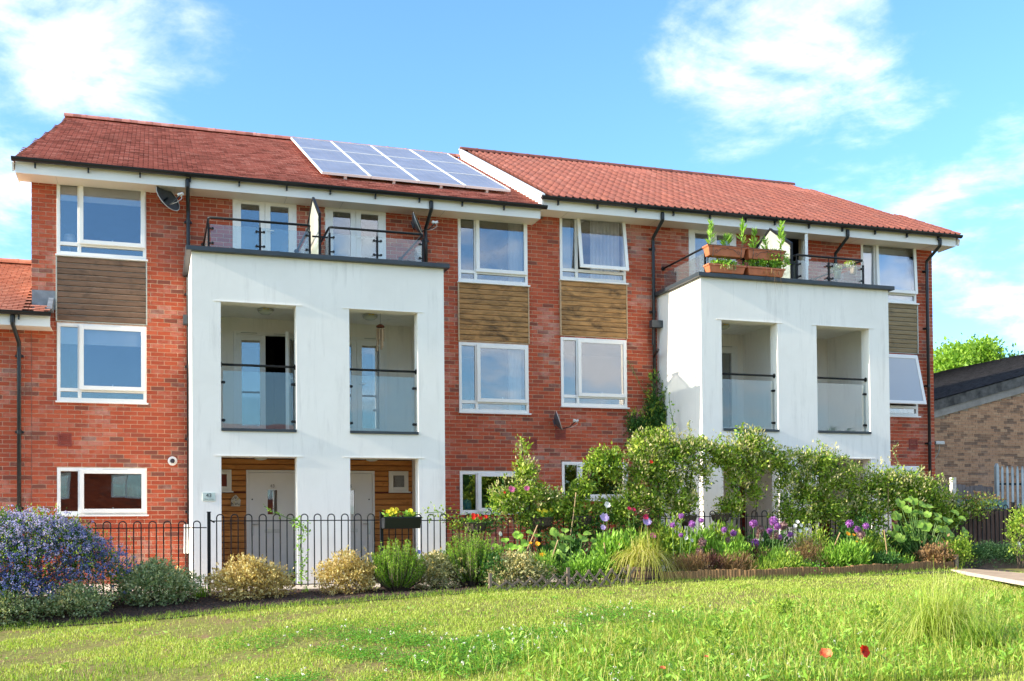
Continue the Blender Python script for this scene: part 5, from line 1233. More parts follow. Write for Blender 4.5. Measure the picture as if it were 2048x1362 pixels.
sp = [(1800, 1005, 1.0), (1826, 1000, .9), (1845, 1008, .8), (1795, 1030, 1.0), (1815, 1052, 1.0), (1850, 1050, 1.1), (1862, 1075, 1.1), (1838, 1078, 1.0), (1800, 1075, 1.05), (1875, 1030, .9), (1895, 1040, .9), (1910, 1025, .8), (1900, 1065, 1.0), (1920, 1080, .9), (1885, 1090, 1.0), (1865, 1100, .9), (1908, 1105, .8), (1825, 1025, .9), (1855, 1028, .8), (1880, 1060, .9), (1930, 1060, .7), (1790, 1052, .9)]
bigleaf(1850, -3.85, sp, 'hollyhock with big pale green leaves at the right end of the bed', .23)
bigleaf(1150, -3.9, [(1110, 1090, .9), (1140, 1078, 1), (1165, 1075, 1), (1190, 1090, .9), (1125, 1110, .8), (1160, 1105, .9), (1185, 1120, .9), (1148, 1135, .9), (1200, 1105, .8), (1110, 1065, .9), (1130, 1060, .8)], 'broad-leaved plant behind the lattice edging', .20)
bigleaf(1030, -3.7, [(1010, 1080, .9), (1035, 1070, 1), (1050, 1085, 1), (1020, 1095, 1), (1045, 1100, .9), (1060, 1065, .8), (1000, 1098, .8), (1030, 1110, .9)], 'dark broad-leaved plant beside the second rosemary', .19, m_lf_bright, name='leafy_plant')
# filler planting through the bed
def filler(u0, u1, Y, h, mat, label, ncl=260, ln=.05, ratio=.3, name='perennial_plant', up=1.4, dep=.3, spread=.05, group=None):
    a, b = ground_pt(u0, Y), ground_pt(u1, Y); c = ((a[0]+b[0])/2, Y, (a[2]+b[2])/2)
    return bush(name, label, 'plant', c, [(0, 0, h*.45, (b[0]-a[0])/2, dep, h*.5), ((b[0]-a[0])*.18, 0, h*.62, (b[0]-a[0])*.22, dep*.8, h*.4), (-(b[0]-a[0])*.2, 0, h*.5, (b[0]-a[0])*.22, dep*.8, h*.42)], mat, ncl, 9, spread, ln, group, ratio=ratio, up=up, rnd=.6, shell=.1, nst=10, stem_mat=m_stem, stem_r=.005)
filler(1055, 1110, -4.2, .50, m_lf_bright, 'fine-leaved green plant under the left group of orange marigolds', 200, .06, .18)
filler(1120, 1230, -4.25, .42, m_lf_bright, 'low bright green plant right behind the lattice edging', 320, .05, .4)
filler(1190, 1262, -3.9, .72, m_lf_bright, 'peony-like bright green plant with pointed leaves left of the golden grass', 300, .10, .3)
filler(1215, 1300, -3.65, .85, m_lf_bright, 'leafy clematis plant on the railings with lilac star flowers', 300, .08, .35)
filler(1350, 1430, -3.75, .80, m_lf_bright, 'upright lily foliage behind the first purple alliums', 260, .10, .2)
filler(1340, 1420, -4.35, .36, m_lf_dead, 'brownish fading foliage right of the golden grass', 260, .07, .10)
filler(1375, 1450, -4.2, .42, m_lf_purple, 'purple-brown feathery plant beside the golden grass', 240, .05, .2)
filler(1430, 1500, -4.3, .34, m_lf_dead, 'straw coloured tuft behind the log edging', 240, .09, .08)
filler(1455, 1530, -4.0, .50, m_lf_purple, 'dark purple leaved plant under the tallest alliums', 260, .05, .4)
filler(1500, 1575, -4.15, .48, m_lf_bright, 'feathery green plant under the cluster of alliums', 340, .07, .07)
filler(1570, 1650, -4.1, .62, m_lf_dead, 'dry brown bush in the middle of the log-edged bed', 330, .06, .10)
filler(1585, 1660, -3.7, .85, m_lf_mid, 'green bush behind the dry brown one', 260, .05, .4)
filler(1640, 1740, -4.2, .50, m_lf_bright, 'green marigold foliage in the right half of the log-edged bed', 380, .09, .2)
filler(1690, 1780, -3.8, .72, m_lf_mid, 'tall leafy plant under the right group of alliums', 260, .08, .25)
filler(1735, 1800, -4.3, .30, m_lf_dark, 'low dark green cushion plant near the end of the log edging', 200, .04, .5)
filler(1845, 1895, -4.15, .42, m_lf_dead, 'rusty pink sedum at the right end of the log-edged bed', 220, .045, .6)
filler(1895, 1935, -4.0, .62, m_lf_mid, 'small shrub at the corner where the log edging ends', 180, .045, .5)
filler(1500, 1560, -4.45, .16, m_lf_mid, 'short strap foliage spilling over the log edging', 160, .09, .1)
filler(1590, 1640, -4.45, .12, m_clover, 'low green ground cover just behind the log edging', 160, .03, .8)
filler(960, 1000, -4.2, .50, m_lf_dark, 'dark green foliage at the foot of the second rosemary', 200, .05, .4)
filler(1290, 1370, -3.6, 1.0, m_lf_mid, 'tall leafy stems against the railings behind the golden grass', 300, .08, .3)
filler(1400, 1480, -3.6, .95, m_lf_mid, 'tall leafy stems against the railings under the first honeysuckle arch', 260, .08, .3)
filler(1480, 1580, -3.6, .8, m_lf_dark, 'dark foliage against the railings behind the tallest alliums', 300, .06, .4)
filler(1660, 1760, -3.6, 1.0, m_lf_dark, 'dark foliage against the railings behind the right alliums', 340, .06, .4)
filler(1760, 1860, -3.6, .9, m_lf_dark, 'dark foliage against the railings behind the hollyhock', 300, .06, .4)
filler(1080, 1180, -3.6, .75, m_lf_dark, 'dark foliage against the railings under the middle baskets', 300, .06, .4)
filler(1420, 1500, -4.0, .62, m_lf_bright, 'lush green foliage left of the lone low allium', 280, .08, .25)
filler(1545, 1610, -4.35, .34, m_lf_mid, 'low green foliage at the foot of the dry brown bush', 220, .05, .4)
strap(1790, -4.25, 60, .46, .022, 'bright fern-like clump at the right of the log-edged bed', m_lf_bright, name='fern')
strap(1815, -4.3, 40, .36, .030, 'iris-like leaf clump beside the ferny one', m_lf_bright)
strap(1525, -4.4, 44, .26, .012, 'drooping strap leaves over the log edging under the alliums', m_lf_varie)
strap(1365, -4.4, 50, .30, .010, 'thin straw-tipped leaves at the left end of the log edging', m_lf_varie)
strap(1730, -4.3, 36, .42, .022, 'lance-leaved clump among the marigolds', m_lf_bright)
# golden grass in a half barrel
bp = Vector(ground_pt(1287, -4.45)); bt = empty('half_barrel', bp, 'old half barrel planter holding the golden grass', 'planter')
for k in range(20):
    a0, a1 = 2*math.pi*k/20+.012, 2*math.pi*(k+1)/20-.012; m = MB(); prof = [(.245, 0), (.272, .12), (.285, .22)]
    for (r0, h0_), (r1, h1_) in zip(prof[:-1], prof[1:]):
        for q in (0, 1):
            rr0, rr1 = r0-q*.02, r1-q*.02
            pts = [bp+Vector((rr0*math.cos(a0), rr0*math.sin(a0), h0_)), bp+Vector((rr0*math.cos(a1), rr0*math.sin(a1), h0_)), bp+Vector((rr1*math.cos(a1), rr1*math.sin(a1), h1_)), bp+Vector((rr1*math.cos(a0), rr1*math.sin(a0), h1_))]
            m.quad(*(pts if q == 0 else pts[::-1]))
    r = .285; m.quad(bp+Vector((r*math.cos(a0), r*math.sin(a0), .22)), bp+Vector((r*math.cos(a1), r*math.sin(a1), .22)), bp+Vector(((r-.02)*math.cos(a1), (r-.02)*math.sin(a1), .22)), bp+Vector(((r-.02)*math.cos(a0), (r-.02)*math.sin(a0), .22)))
    m.build('stave', m_barrel, bt)
for (z, r) in ((.05, .258), (.17, .2815)): MB().tube([bp+Vector((r*math.cos(2*math.pi*k/24), r*math.sin(2*math.pi*k/24), z)) for k in range(25)], .008, 5).build('hoop', m_iron, bt)
MB().lathe(bp+Vector((0, 0, .17)), [(.262, 0), (.2, .03), (.05, .04)], 18).build('soil', m_soil, bt)
strap(0, 0, 620, 0.80, .011, 'fountain of golden ornamental grass growing from the half barrel', m_grass_gold, name='ornamental_grass', outr=(.1, 1.15), droop=1.0, base=bp+Vector((0, 0, .18)), spread=.10)
# log roll edging
def rowpos(u, v0_, Yg):
    p = at(u, v0_, Yg); return p
le = empty('log_edging', ground_pt(1315, -4.6), 'low edging of half-round wooden logs around the right bed', 'edging')
us = []; u = 1316.0; x = at(1316, 1160, -4.62).x; xe_ = at(1904, 1140, -4.2).x; n = 118
_lg = {}
for i in range(n):
    xx = x+(xe_-x)*i/n; yy = float(edge_y(xx))-.02; zz = float(gz(xx, yy))-.05; h = .17+random.uniform(-.006, .006)+(.02 if (i//14) % 2 else 0)
    key = i % 6
    if key not in _lg:
        m = MB(); pr = [(.0375*math.cos(math.pi+math.pi*k/6), .0375*math.sin(math.pi+math.pi*k/6)) for k in range(7)]; m.prism(pr, 'z', 0, .20+random.uniform(-.006, .008)); me = bpy.data.meshes.new('log'); me.from_pydata(m.v, [], m.f); me.update(); me.materials.append(m_log); _lg[key] = me
    o = bpy.data.objects.new('log', _lg[key]); col.objects.link(o); o.parent = le; o.location = Vector((xx, yy, zz))-WO[le]; o.rotation_euler = (random.uniform(-.04, .02), random.uniform(-.03, .03), random.uniform(-.1, .1)); o.scale = (1, 1, 1+(.08 if (i//14) % 2 else 0))
MB().box(xe_+.0, xe_+.07, float(edge_y(xe_))-.05, float(edge_y(xe_))+.02, -.95, -.52).build('end_post', m_slat, le)
# expanding lattice edging
lt = empty('lattice_edging', ground_pt(981, -4.75), 'low expanding wooden lattice edging in front of the left bed', 'edging')
xa, xb = at(984, 1180, -4.75).x, at(1262, 1165, -4.7).x; n = 12
for i in range(n):
    x0_, x1_ = xa+(xb-xa)*i/n, xa+(xb-xa)*(i+1.15)/n
    for s_ in (0, 1):
        p0, p1 = (x0_, x1_) if s_ == 0 else (x1_, x0_)
        g0_, g1_ = float(gz(p0, -4.8)), float(gz(p1, -4.8)); ht = .10+.13*min(1, i/7)
        m = MB(); y_ = -4.80+(.014 if s_ else 0); a = Vector((p0, y_, g0_+.0)); b = Vector((p1, y_, g1_+ht+.03)); d = (b-a).normalized(); nn = Vector((-d.z, 0, d.x))*.014
        pts = [a-nn, b-nn, b+nn, a+nn]; m.prism([(p.x, p.z) for p in pts], 'y', y_-.006, y_+.006); m.build('slat', m_slat, lt)
for u_, ht in ((982, .26), (1138, .31), (1260, .30)):
    px = at(u_, 1170, -4.78).x; MB().box(px-.022, px+.022, -4.77, -4.735, float(gz(px, -4.78))-.05, float(gz(px, -4.78))+ht).build('post', m_slat, lt)
# canes
for (u0_, v0_, u1_, v1_, Y, lb) in [(1083, 1172, 1116, 1080, -4.2, 'bamboo cane leaning right among the orange marigolds'), (1141, 1070, 1152, 985, -3.6, 'pale cane rising in front of the arching rose shoot'), (1225, 1150, 1242, 1075, -4.1, 'bamboo cane left of the golden grass'), (1215, 1150, 1208, 1085, -4.1, 'short upright cane beside the lattice edging'), (1648, 1138, 1680, 1065, -4.2, 'bamboo cane leaning right beside the marigolds of the log-edged bed'), (1776, 1130, 1768, 1060, -4.2, 'dark cane beside the ferny clump'), (1777, 1120, 1776, 960, -3.5, 'tall pale pole in front of the right edge of the white bay'), (1050, 1108, 1075, 1050, -3.7, 'thin cane behind the dark broad-leaved plant')]:
    a, b = at(u0_, v0_, Y), at(u1_, v1_, Y); tag(MB().tube([a, a.lerp(b, .5)+Vector((.006, 0, 0)), b], .009, 6).build('cane', m_cane), lb, 'cane')
a, b = at(1906, 1010, -3.1), at(1913, 955, -3.1); tag(MB().box(a.x-.04, a.x+.05, -3.14, -3.06, a.z-.1, b.z).build('post', simple('peeling_white_post', (.62, .56, .50), .8, .15, 15)), 'peeling white post behind the right end of the honeysuckle', 'post')

# ---------------------------------------------------------------- flowers
def allium(u, v, Y, r, mat, label, group='purple alliums in the bed'):
    p = at(u, v, Y); b = Vector((p.x+random.uniform(-.1, .1), Y+.05, float(gz(p.x, Y)))); t = empty('allium', b, label, 'flower', group)
    MB().tube([b, b.lerp(p, .5)+Vector((random.uniform(-.02, .02), 0, 0)), p], .006, 5).build('stem', m_stem, t)
    n = 170; D = unit(RNG.normal(size=(n, 3))); P = np.array(p)+D*r*.35; V, Fs = leaf_mesh(P, D, r*.68*(1+.12*RNG.normal(size=n)), .35); npobj('flower_head', V, Fs, mat, t, label=None)
    MB().lathe((p.x, p.y, p.z-r*.62), [(r*.05, 0), (r*.62, r*.3), (r*.70, r*.62), (r*.6, r*.95), (r*.1, r*1.22)], 10).build('flower_core', mat, t, smooth=True)
A = [(1362, 1032, 5, 0, 'highest purple allium of the left pair group, by the railings'), (1345, 1050, 5, 0, 'purple allium just right of the golden grass'), (1384, 1048, 6, 0, 'larger pinkish allium among the left group'), (1402, 1041, 5, 0, 'purple allium at the right of the left group'), (1362, 1070, 4, 0, 'small low purple allium above white columbines'), (1404, 1084, 8, 1, 'drooping fading allium with a long leaning stem'), (1399, 1102, 7, 1, 'lowest fading allium beside the golden grass'), (1448, 1060, 5, 0, 'violet allium left of the tall straight one'), (1467, 1066, 6, 0, 'purple allium on a straight stem before the porch'), (1507, 1047, 7, 0, 'purple allium at the left of the tallest cluster'), (1547, 1042, 8, 0, 'largest bright purple allium in the tallest cluster'), (1554, 1053, 7, 0, 'purple allium right under the largest one'), (1567, 1052, 8, 1, 'brown fading allium beside the largest purple one'), (1521, 1058, 7, 1, 'brown fading allium at the left of the tallest cluster'), (1540, 1062, 6, 0, 'violet allium low in the tallest cluster'), (1548, 1071, 8, 1, 'big brown seed head under the tallest cluster'), (1511, 1085, 7, 0, 'lone low purple allium below the tallest cluster'), (1559, 1074, 5, 0, 'small pink allium at the right of the seed head'), (1580, 1069, 5, 0, 'small pale purple allium beside the white flowers'), (1518, 1070, 6, 1, 'brown seed head above the white columbines'), (1699, 1047, 7, 0, 'highest purple allium of the right group'), (1732, 1052, 6, 0, 'purple allium at the far right of the right group'), (1715, 1059, 6, 0, 'dark purple allium in the middle of the right group'), (1722, 1069, 8, 1, 'fading pinkish allium under the right group'), (1456, 1080, 5, 1, 'greenish allium seed head before the dark door'), (1475, 1118, 6, 0, 'deep purple flower low behind the log edging')]
for (u, v, r, k, lb) in A: allium(u, v, -3.95-random.uniform(0, .2), r/145*1.5, m_brownhead if k else m_purple, lb)
for (u, v, r, lb) in [(1075, 1088, 6, 'orange marigold at the top of the left group'), (1085, 1110, 7, 'large orange marigold in the middle of the left group'), (1070, 1120, 5, 'orange marigold at the left of the left group'), (1094, 1124, 6, 'orange marigold at the right of the left group beside the cane'), (1080, 1133, 5, 'lowest orange marigold of the left group'), (1061, 1086, 4, 'small orange marigold near the dark broad leaves'),
    (1696, 1068, 7, 'golden marigold just under the right alliums'), (1707, 1070, 5, 'smaller golden marigold right beside the one under the alliums'), (1701, 1087, 6, 'golden marigold in the middle of the right group'), (1713, 1083, 4, 'small golden marigold high in the right group'), (1719, 1108, 5, 'golden marigold low in the right group'), (1693, 1108, 6, 'golden marigold at the left foot of the right group'), (1726, 1120, 6, 'lowest large golden marigold near the log edging'), (1740, 1121, 5, 'golden marigold at the far right foot of its group'), (1708, 1098, 4, 'small golden marigold on a leaning stem')]:
    flower('marigold', lb, 'flower', u, v, -4.15, r/140, m_orange, 11, 'orange marigolds in the bed', layers=3, cup=.25, wd=1.0, face=(random.uniform(-.4, .2), -1, random.uniform(.4, 1.0)))
for (u, v, r, mt, n, lb) in [(1208, 1035, 11, m_violet, 6, 'pale lilac star-shaped clematis flower, the left one'), (1206, 1055, 7, m_violet, 6, 'smaller lilac clematis flower below the star-shaped one'), (1293, 1043, 11, m_violet, 7, 'purple clematis flower under the crimson bloom'), (1258, 1017, 5, m_pinkred, 7, 'crimson bloom, left one of the pair under the window'), (1267, 1019, 5, m_pinkred, 7, 'crimson bloom, right one of the pair under the window'), (1291, 1034, 7, m_pinkred, 8, 'magenta bloom above the purple clematis'), (1023, 979, 8, m_pink, 9, 'pink rose in front of the window with the teal pot'), (1053, 977, 7, m_pink, 9, 'pink rose at the right edge of the window with the teal pot'), (1009, 985, 3, m_red, 5, 'small red bud left of the pink rose'), (1302, 924, 5, m_red, 6, 'small red flower high in the honeysuckle at the ivy foot'), (1214, 1010, 8, m_white_fl, 5, 'whitish clematis flower below the arching rose shoot'), (1305, 1072, 8, m_pink, 7, 'pink bloom above the golden grass'), (1330, 1100, 5, m_pinkred, 6, 'dark crimson bloom beside the golden grass')]:
    flower('flower', lb, 'flower', u, v, -3.72 if v > 1000 else -3.66, r/135, mt, n, None, layers=2 if n > 6 else 1, cup=.3, wd=.75 if n == 6 else 1.0, centre=None, base_z=-.85, stem=v > 1000)
for (u, v, lb) in [(1372, 1076, 'white columbine bloom at the left of its pair'), (1383, 1081, 'white columbine bloom at the right of its pair'), (1514, 1077, 'white columbine bloom under the tallest alliums'), (1524, 1079, 'second white columbine bloom under the tallest alliums'), (1590, 1052, 'white bloom at the left of the pale flower spray'), (1602, 1050, 'white bloom in the middle of the pale flower spray'), (1600, 1062, 'lowest white bloom of the pale flower spray'), (1612, 1058, 'white bloom at the right of the pale flower spray'), (1595, 1044, 'highest white bloom of the pale flower spray'), (1000, 1068, 'small yellow-white bloom beside the rosemary')]:
    flower('flower', lb, 'flower', u, v, -3.95, 5/135, m_white_fl, 5, 'white blooms in the bed', cup=.4, face=(random.uniform(-.5, .5), -1, random.uniform(-.2, .6)))
# poppies in the rough grass
def on_ground(u, v):
    d = fwd + rightv*((u-1024)/F_PX) + upv*((V0-v)/F_PX); t = 5.0
    while t < 40:
        p = Vector((d.x*t, CAM_Y+d.y*t, d.z*t))
        if p.z <= float(gz(p.x, p.y)): return p
        t += .02
    return p
for (u, v, vb, r, mt, n, lb, fc) in [(1726, 1304, 1350, 11, m_red, 5, 'bright red poppy on a leaning stem in the front grass', (.25, -1, .35)), (1652, 1309, 1350, 11, m_coral, 5, 'paler coral red poppy left of the bright red one', (-.4, -.7, .9)), (1413, 1314, 1350, 4, m_coral, 4, 'small coral poppy bud on a thin stem', (0, -.3, 1)), (1325, 1337, 1361, 6, m_coral, 5, 'small coral poppy low at the bottom edge of the photo', (0, -.4, 1))]:
    g = on_ground(u-6, vb); p = at(u, v, g.y); s = (at(u+10, v, g.y)-p).length/10; t = empty('poppy', g, lb, 'flower', 'poppies in the front grass')
    petals('flower_head', p, r*s, n, mt, t, .55, fc, 1.25, 2 if r > 8 else 1, m_dkcentre if mt is m_red else None, .16)
    MB().tube([g, g.lerp(p, .55)+Vector((.012, 0, 0)), p+Vector((0, 0, -.004))], .0022, 5).build('stem', m_palestalk, t)
# trough and baskets on the railings
tr = empty('trough', at(802, 1060, -3.42), 'black plastic trough of yellow flowers hooked on the railings', 'planter')
c = at(802, 1044, -3.45); hw = .285
MB().prism([(-3.56, c.z-.10), (-3.34, c.z-.10), (-3.31, c.z+.065), (-3.59, c.z+.065)], 'x', c.x-hw, c.x+hw).build('trough_body', m_black, tr, bevel=.01)
MB().box(c.x-hw-.015, c.x+hw+.015, -3.60, -3.585, c.z+.055, c.z+.08).box(c.x-hw-.015, c.x+hw+.015, -3.315, -3.30, c.z+.055, c.z+.08).build('rim', m_black, tr)
MB().box(c.x-hw+.01, c.x+hw-.01, -3.584, -3.316, c.z+.05, c.z+.068).build('soil', m_soil, tr)
def potplant(label, cc, w_, h, mat, ncl=40, ln=.04, name='trough_plant', flowers=(), fm=None, fr=.04, fn=5, **k):
    t, C = bush(name, label, 'plant', tuple(cc), [(0, 0, h*.4, w_/2, .08, h*.5)], mat, ncl, 7, .02, ln, nst=3, shell=.1, stem_mat=m_stem, stem_r=.003, **k)
    for i, f in enumerate(flowers):
        petals('flower_head', Vector(cc)+Vector(f), fr, fn, fm, t, .35, (random.uniform(-.4, .4), -1, .5), 1.0, 2)
    return t
potplant('yellow pansies at the left end of the black trough', c+Vector((-.16, -.02, .07)), .20, .10, m_lf_bright, flowers=[(-.06, -.05, .09), (.0, -.07, .12), (.05, -.06, .08), (.08, -.03, .12), (-.02, -.06, .05)], fm=m_yellow, fr=.038)
potplant('yellow pansy at the right end of the black trough', c+Vector((.13, -.02, .07)), .16, .08, m_lf_bright, flowers=[(.0, -.06, .10), (.03, -.07, .06)], fm=m_yellow, fr=.04)
def basket(u, v, Y, r, label, fl=None, n=0, fr=.035, lab2=None, mat=m_iron):
    c = at(u, v, Y); t = empty('hayrack_basket', c, label, 'basket', 'half-round baskets hooked on the railings')
    m = MB()
    for k in range(9):
        a = math.pi+math.pi*k/8; m.tube([c+Vector((r*math.cos(a), r*.75*math.sin(a), .0)), c+Vector((r*.8*math.cos(a), r*.6*math.sin(a), -r*.6)), c+Vector((0, -.02, -r*.95))], .005, 4)
    m.tube([c+Vector((r*math.cos(math.pi+math.pi*k/10), r*.75*math.sin(math.pi+math.pi*k/10), 0)) for k in range(11)], .008, 5); m.build('wire_frame', m_iron, t)
    l = MB(); K = 8
    rings = [[c+Vector((rr*math.cos(math.pi+math.pi*k/K), rr*.74*math.sin(math.pi+math.pi*k/K), zz)) for k in range(K+1)] for rr, zz in ((r*.97, -.012), (r*.77, -r*.6), (.02, -r*.93))]
    for A_, B_ in zip(rings[:-1], rings[1:]):
        for k in range(K): l.quad(A_[k], A_[k+1], B_[k+1], B_[k])
    l.quad(*rings[0]); l.build('coir_liner', simple('coir', (.10, .065, .04), 1, .3, 30, bmp=.8) if 'coir' not in bpy.data.materials else bpy.data.materials['coir'], t)
    if fl: potplant(lab2, c+Vector((0, -.06, 0)), r*1.5, .10, m_lf_bright, 24, .04, name='basket_plant', flowers=[(random.uniform(-r*.5, r*.8), -.06, random.uniform(.03, .14)) for _ in range(n)], fm=fl, fr=fr)
basket(950, 1046, -3.42, .20, 'rusty basket of red geraniums left of the second rosemary top', m_red, 6, .035, 'red geraniums in the leftmost railing basket')
basket(1083, 1036, -3.42, .20, 'basket of yellow pansies below the pink roses', m_yellow, 6, .033, 'yellow pansies in the middle railing basket')
basket(1162, 1034, -3.42, .19, 'empty-looking dark basket under the arching rose shoot')
basket(1372, 1030, -3.42, .20, 'brown basket behind the first purple alliums')
basket(1440, 1028, -3.42, .18, 'brown basket on the railings before the third porch')
# balcony troughs
def balc_trough(x0, x1, y, z0, h, label, scroll):
    t = empty('terracotta_trough', ((x0+x1)/2, y, z0), label, 'planter', 'terracotta troughs on the right balcony')
    d = .10; bodym = MB(); n = len(bodym.v)
    q = .035
    bodym.v += [(x0+q, y-d+.02, z0), (x1-q, y-d+.02, z0), (x1-q, y+d-.02, z0), (x0+q, y+d-.02, z0), (x0, y-d, z0+h-.03), (x1, y-d, z0+h-.03), (x1, y+d, z0+h-.03), (x0, y+d, z0+h-.03)]
    bodym.f += [(0,3,2,1), (4,5,6,7), (0,1,5,4), (1,2,6,5), (2,3,7,6), (3,0,4,7)]
    bodym.build('trough_body', m_terra, t, bevel=.012)
    rm_ = MB(); frame = [(x0-.012, x1+.012, y-d-.012, y-d+.01), (x0-.012, x1+.012, y+d-.01, y+d+.012), (x0-.012, x0+.01, y-d+.0101, y+d-.0101), (x1-.01, x1+.012, y-d+.0101, y+d-.0101)]
    for a, b, c_, d_ in frame: rm_.box(a, b, c_, d_, z0+h-.032, z0+h)
    rm_.build('rim', m_terra, t); MB().box(x0+.012, x1-.012, y-d+.012, y+d-.012, z0+h-.029, z0+h-.012).build('soil', m_soil, t)
    if scroll:
        c = (x0+x1)/2; s = MB(); yy = y-d-.016
        for sg in (-1, 1):
            pts = [(c, yy, z0+h*.80)]+[(c+sg*(.04+.19*q_), yy, z0+h*(.62+.18*math.sin(q_*math.pi*1.1)-.35*q_)) for q_ in [k/8 for k in range(9)]]
            e = pts[-1]; pts += [(e[0]+sg*.03*math.sin(a_), yy, e[2]+.03-.03*math.cos(a_)) for a_ in (1, 2, 3, 4)]
            s.tube(pts, .005, 5)
        for xx in (x0+.10, x1-.10): s.tube([(xx, yy+.01, z0+h), (xx, yy, z0+h*.5), (xx, yy+.03, z0)], .006, 5).tube([(xx, yy, z0-.004), (xx, y+d, z0-.004)], .006, 5)
        s.tube([(x0-.014, yy+.002, z0+h-.01), (x1+.014, yy+.002, z0+h-.01)], .006, 5); s.build('wire_bracket', m_iron, t)
def bx_(u, v): p = at(u, v, -1.9); return p
p1, p2 = bx_(1411, 492), bx_(1486, 500); zt_ = 5.30
balc_trough(p1.x, p2.x, -1.90, at(1448, 512, -2.0).z, .20, 'upper left terracotta trough with scroll bracket on the balcony rail', True)
p3, p4 = bx_(1491, 500), bx_(1564, 507)
balc_trough(p3.x, p4.x, -1.90, at(1530, 519, -2.0).z, .20, 'upper right terracotta trough with scroll bracket on the balcony rail', True)
balc_trough(bx_(1414, 545).x, bx_(1487, 545).x, -1.88, 4.775, .16, 'lower left terracotta trough standing on the grey coping', False)
balc_trough(bx_(1492, 549).x, bx_(1565, 549).x, -1.88, 4.775, .16, 'lower right terracotta trough standing on the grey coping', False)
def lily(u, vtop, vbot, label):
    a, b = at(u, vbot, -1.92), at(u+1, vtop, -1.92); t = empty('lily_plant', a, label, 'plant', 'lilies in the upper troughs')
    MB().tube([a, a.lerp(b, .5)+Vector((.01, 0, 0)), b], .006, 5).build('stem', m_stem, t)
    n = int(48*(b-a).length/.5)+12; s = RNG.random(n)**.75; P = np.array(a)[None]*(1-s[:, None])+np.array(b)[None]*s[:, None]; an = RNG.random(n)*6.28
    D = unit(np.stack([np.cos(an), np.sin(an), .75+.9*s], -1)); V, Fs = leaf_mesh(P, D, .17*(1-.45*s)*(1+.2*RNG.normal(size=n)), .22); npobj('leaves', V, Fs, m_lf_bright, t, kind='stuff')
for u, a_, b_, lb in [(1421, 443, 492, 'tall lily at the left end of the upper left trough'), (1484, 442, 494, 'tallest lily at the right end of the upper left trough'), (1508, 461, 500, 'shorter lily at the left of the upper right trough'), (1562, 443, 502, 'tall lily at the right end of the upper right trough'), (1451, 470, 494, 'short lily shoot in the middle of the upper left trough'), (1530, 480, 503, 'short lily shoot in the middle of the upper right trough'), (1455, 474, 495, 'very short lily shoot beside the middle one of the upper left trough')]: lily(u, a_, b_, lb)
strap(0, 0, 46, .22, .012, 'yellow-green trailing leaves in the lower left trough', m_lf_varie, base=at(1452, 541, -1.93), spread=.14, name='trailing_plant', droop=1.3)
potplant('green leafy plants in the lower left trough', at(1450, 540, -1.9), .6, .20, m_lf_bright, 90, .055)
potplant('dark leafy plants in the lower right trough, spreading', at(1528, 541, -1.9), .78, .26, m_lf_bright, 150, .05)
potplant('bushy leaves at the right of the lower right trough', at(1553, 535, -1.92), .42, .40, m_lf_bright, 150, .055)
strap(0, 0, 30, .26, .010, 'pale roots and leaves trailing from the lower right trough', m_lf_dead, base=at(1548, 549, -2.0), spread=.12, name='trailing_plant', droop=2.6)
for u, v, mt, lb in [(1675, 551, simple('sage_pot', (.45, .55, .42), .6, .05, 9), 'small sage green pot clipped inside the right balcony glass'), (1707, 542, simple('peach_pot', (.72, .52, .34), .6, .05, 9), 'small peach pot clipped inside the right balcony glass')]:
    p = at(u, v, -1.62); t = empty('flower_pot', p, lb, 'pot', 'small pots inside the balcony glass'); MB().lathe((p.x, p.y, p.z-.07), [(.05, 0), (.068, .13), (.074, .135), (.074, .15)], 14).build('pot_body', mt, t, smooth=True)
    MB().lathe((p.x, p.y, p.z+.075), [(.06, 0), (.02, .01)], 10).build('soil', m_soil, t)
for u, v, lb in [(1672, 543, 'white-flowered plant in the sage green pot'), (1703, 533, 'white-flowered plant in the peach pot'), (1572, 525, 'white flowering plant beside the lower right trough')]:
    t, C = bush('potted_plant', lb, 'plant', tuple(at(u, v, -1.62)), [(0, 0, .03, .12, .08, .07)], m_lf_mid, 40, 6, .02, .03, nst=2, stem_r=.003, zmin=-9); blossoms('blossom', C[:16], .011, m_white_fl, t, 4, .014)
# small weedy things on the paving by the left pier
bush('weed_clump', 'yellow-green weeds growing on the paving by the brick wall', 'plant', (.0, -.6, PAV), [(0, 0, .12, .5, .15, .13)], m_lf_varie, 90, 8, .03, .05, nst=5, ratio=.4)
bush('weed_clump', 'small green plant in a corner of the porch with number 43', 'plant', (2.35, -1.5, PAV), [(0, 0, .12, .12, .1, .14)], m_lf_bright, 40, 8, .03, .07, nst=3, ratio=.3)
bush('weed_clump', 'small green plant at the foot of the second front door', 'plant', (3.55, -1.2, PAV), [(0, 0, .15, .16, .1, .18)], m_lf_dark, 50, 8, .03, .05, nst=3, ratio=.4)
bl_ = at(840, 1104, -3.7); flower('flower', 'single blue pansy between the two rosemary bushes', 'flower', 838, 1104, -3.7, .035, m_fl_blue, 5, None, layers=2)

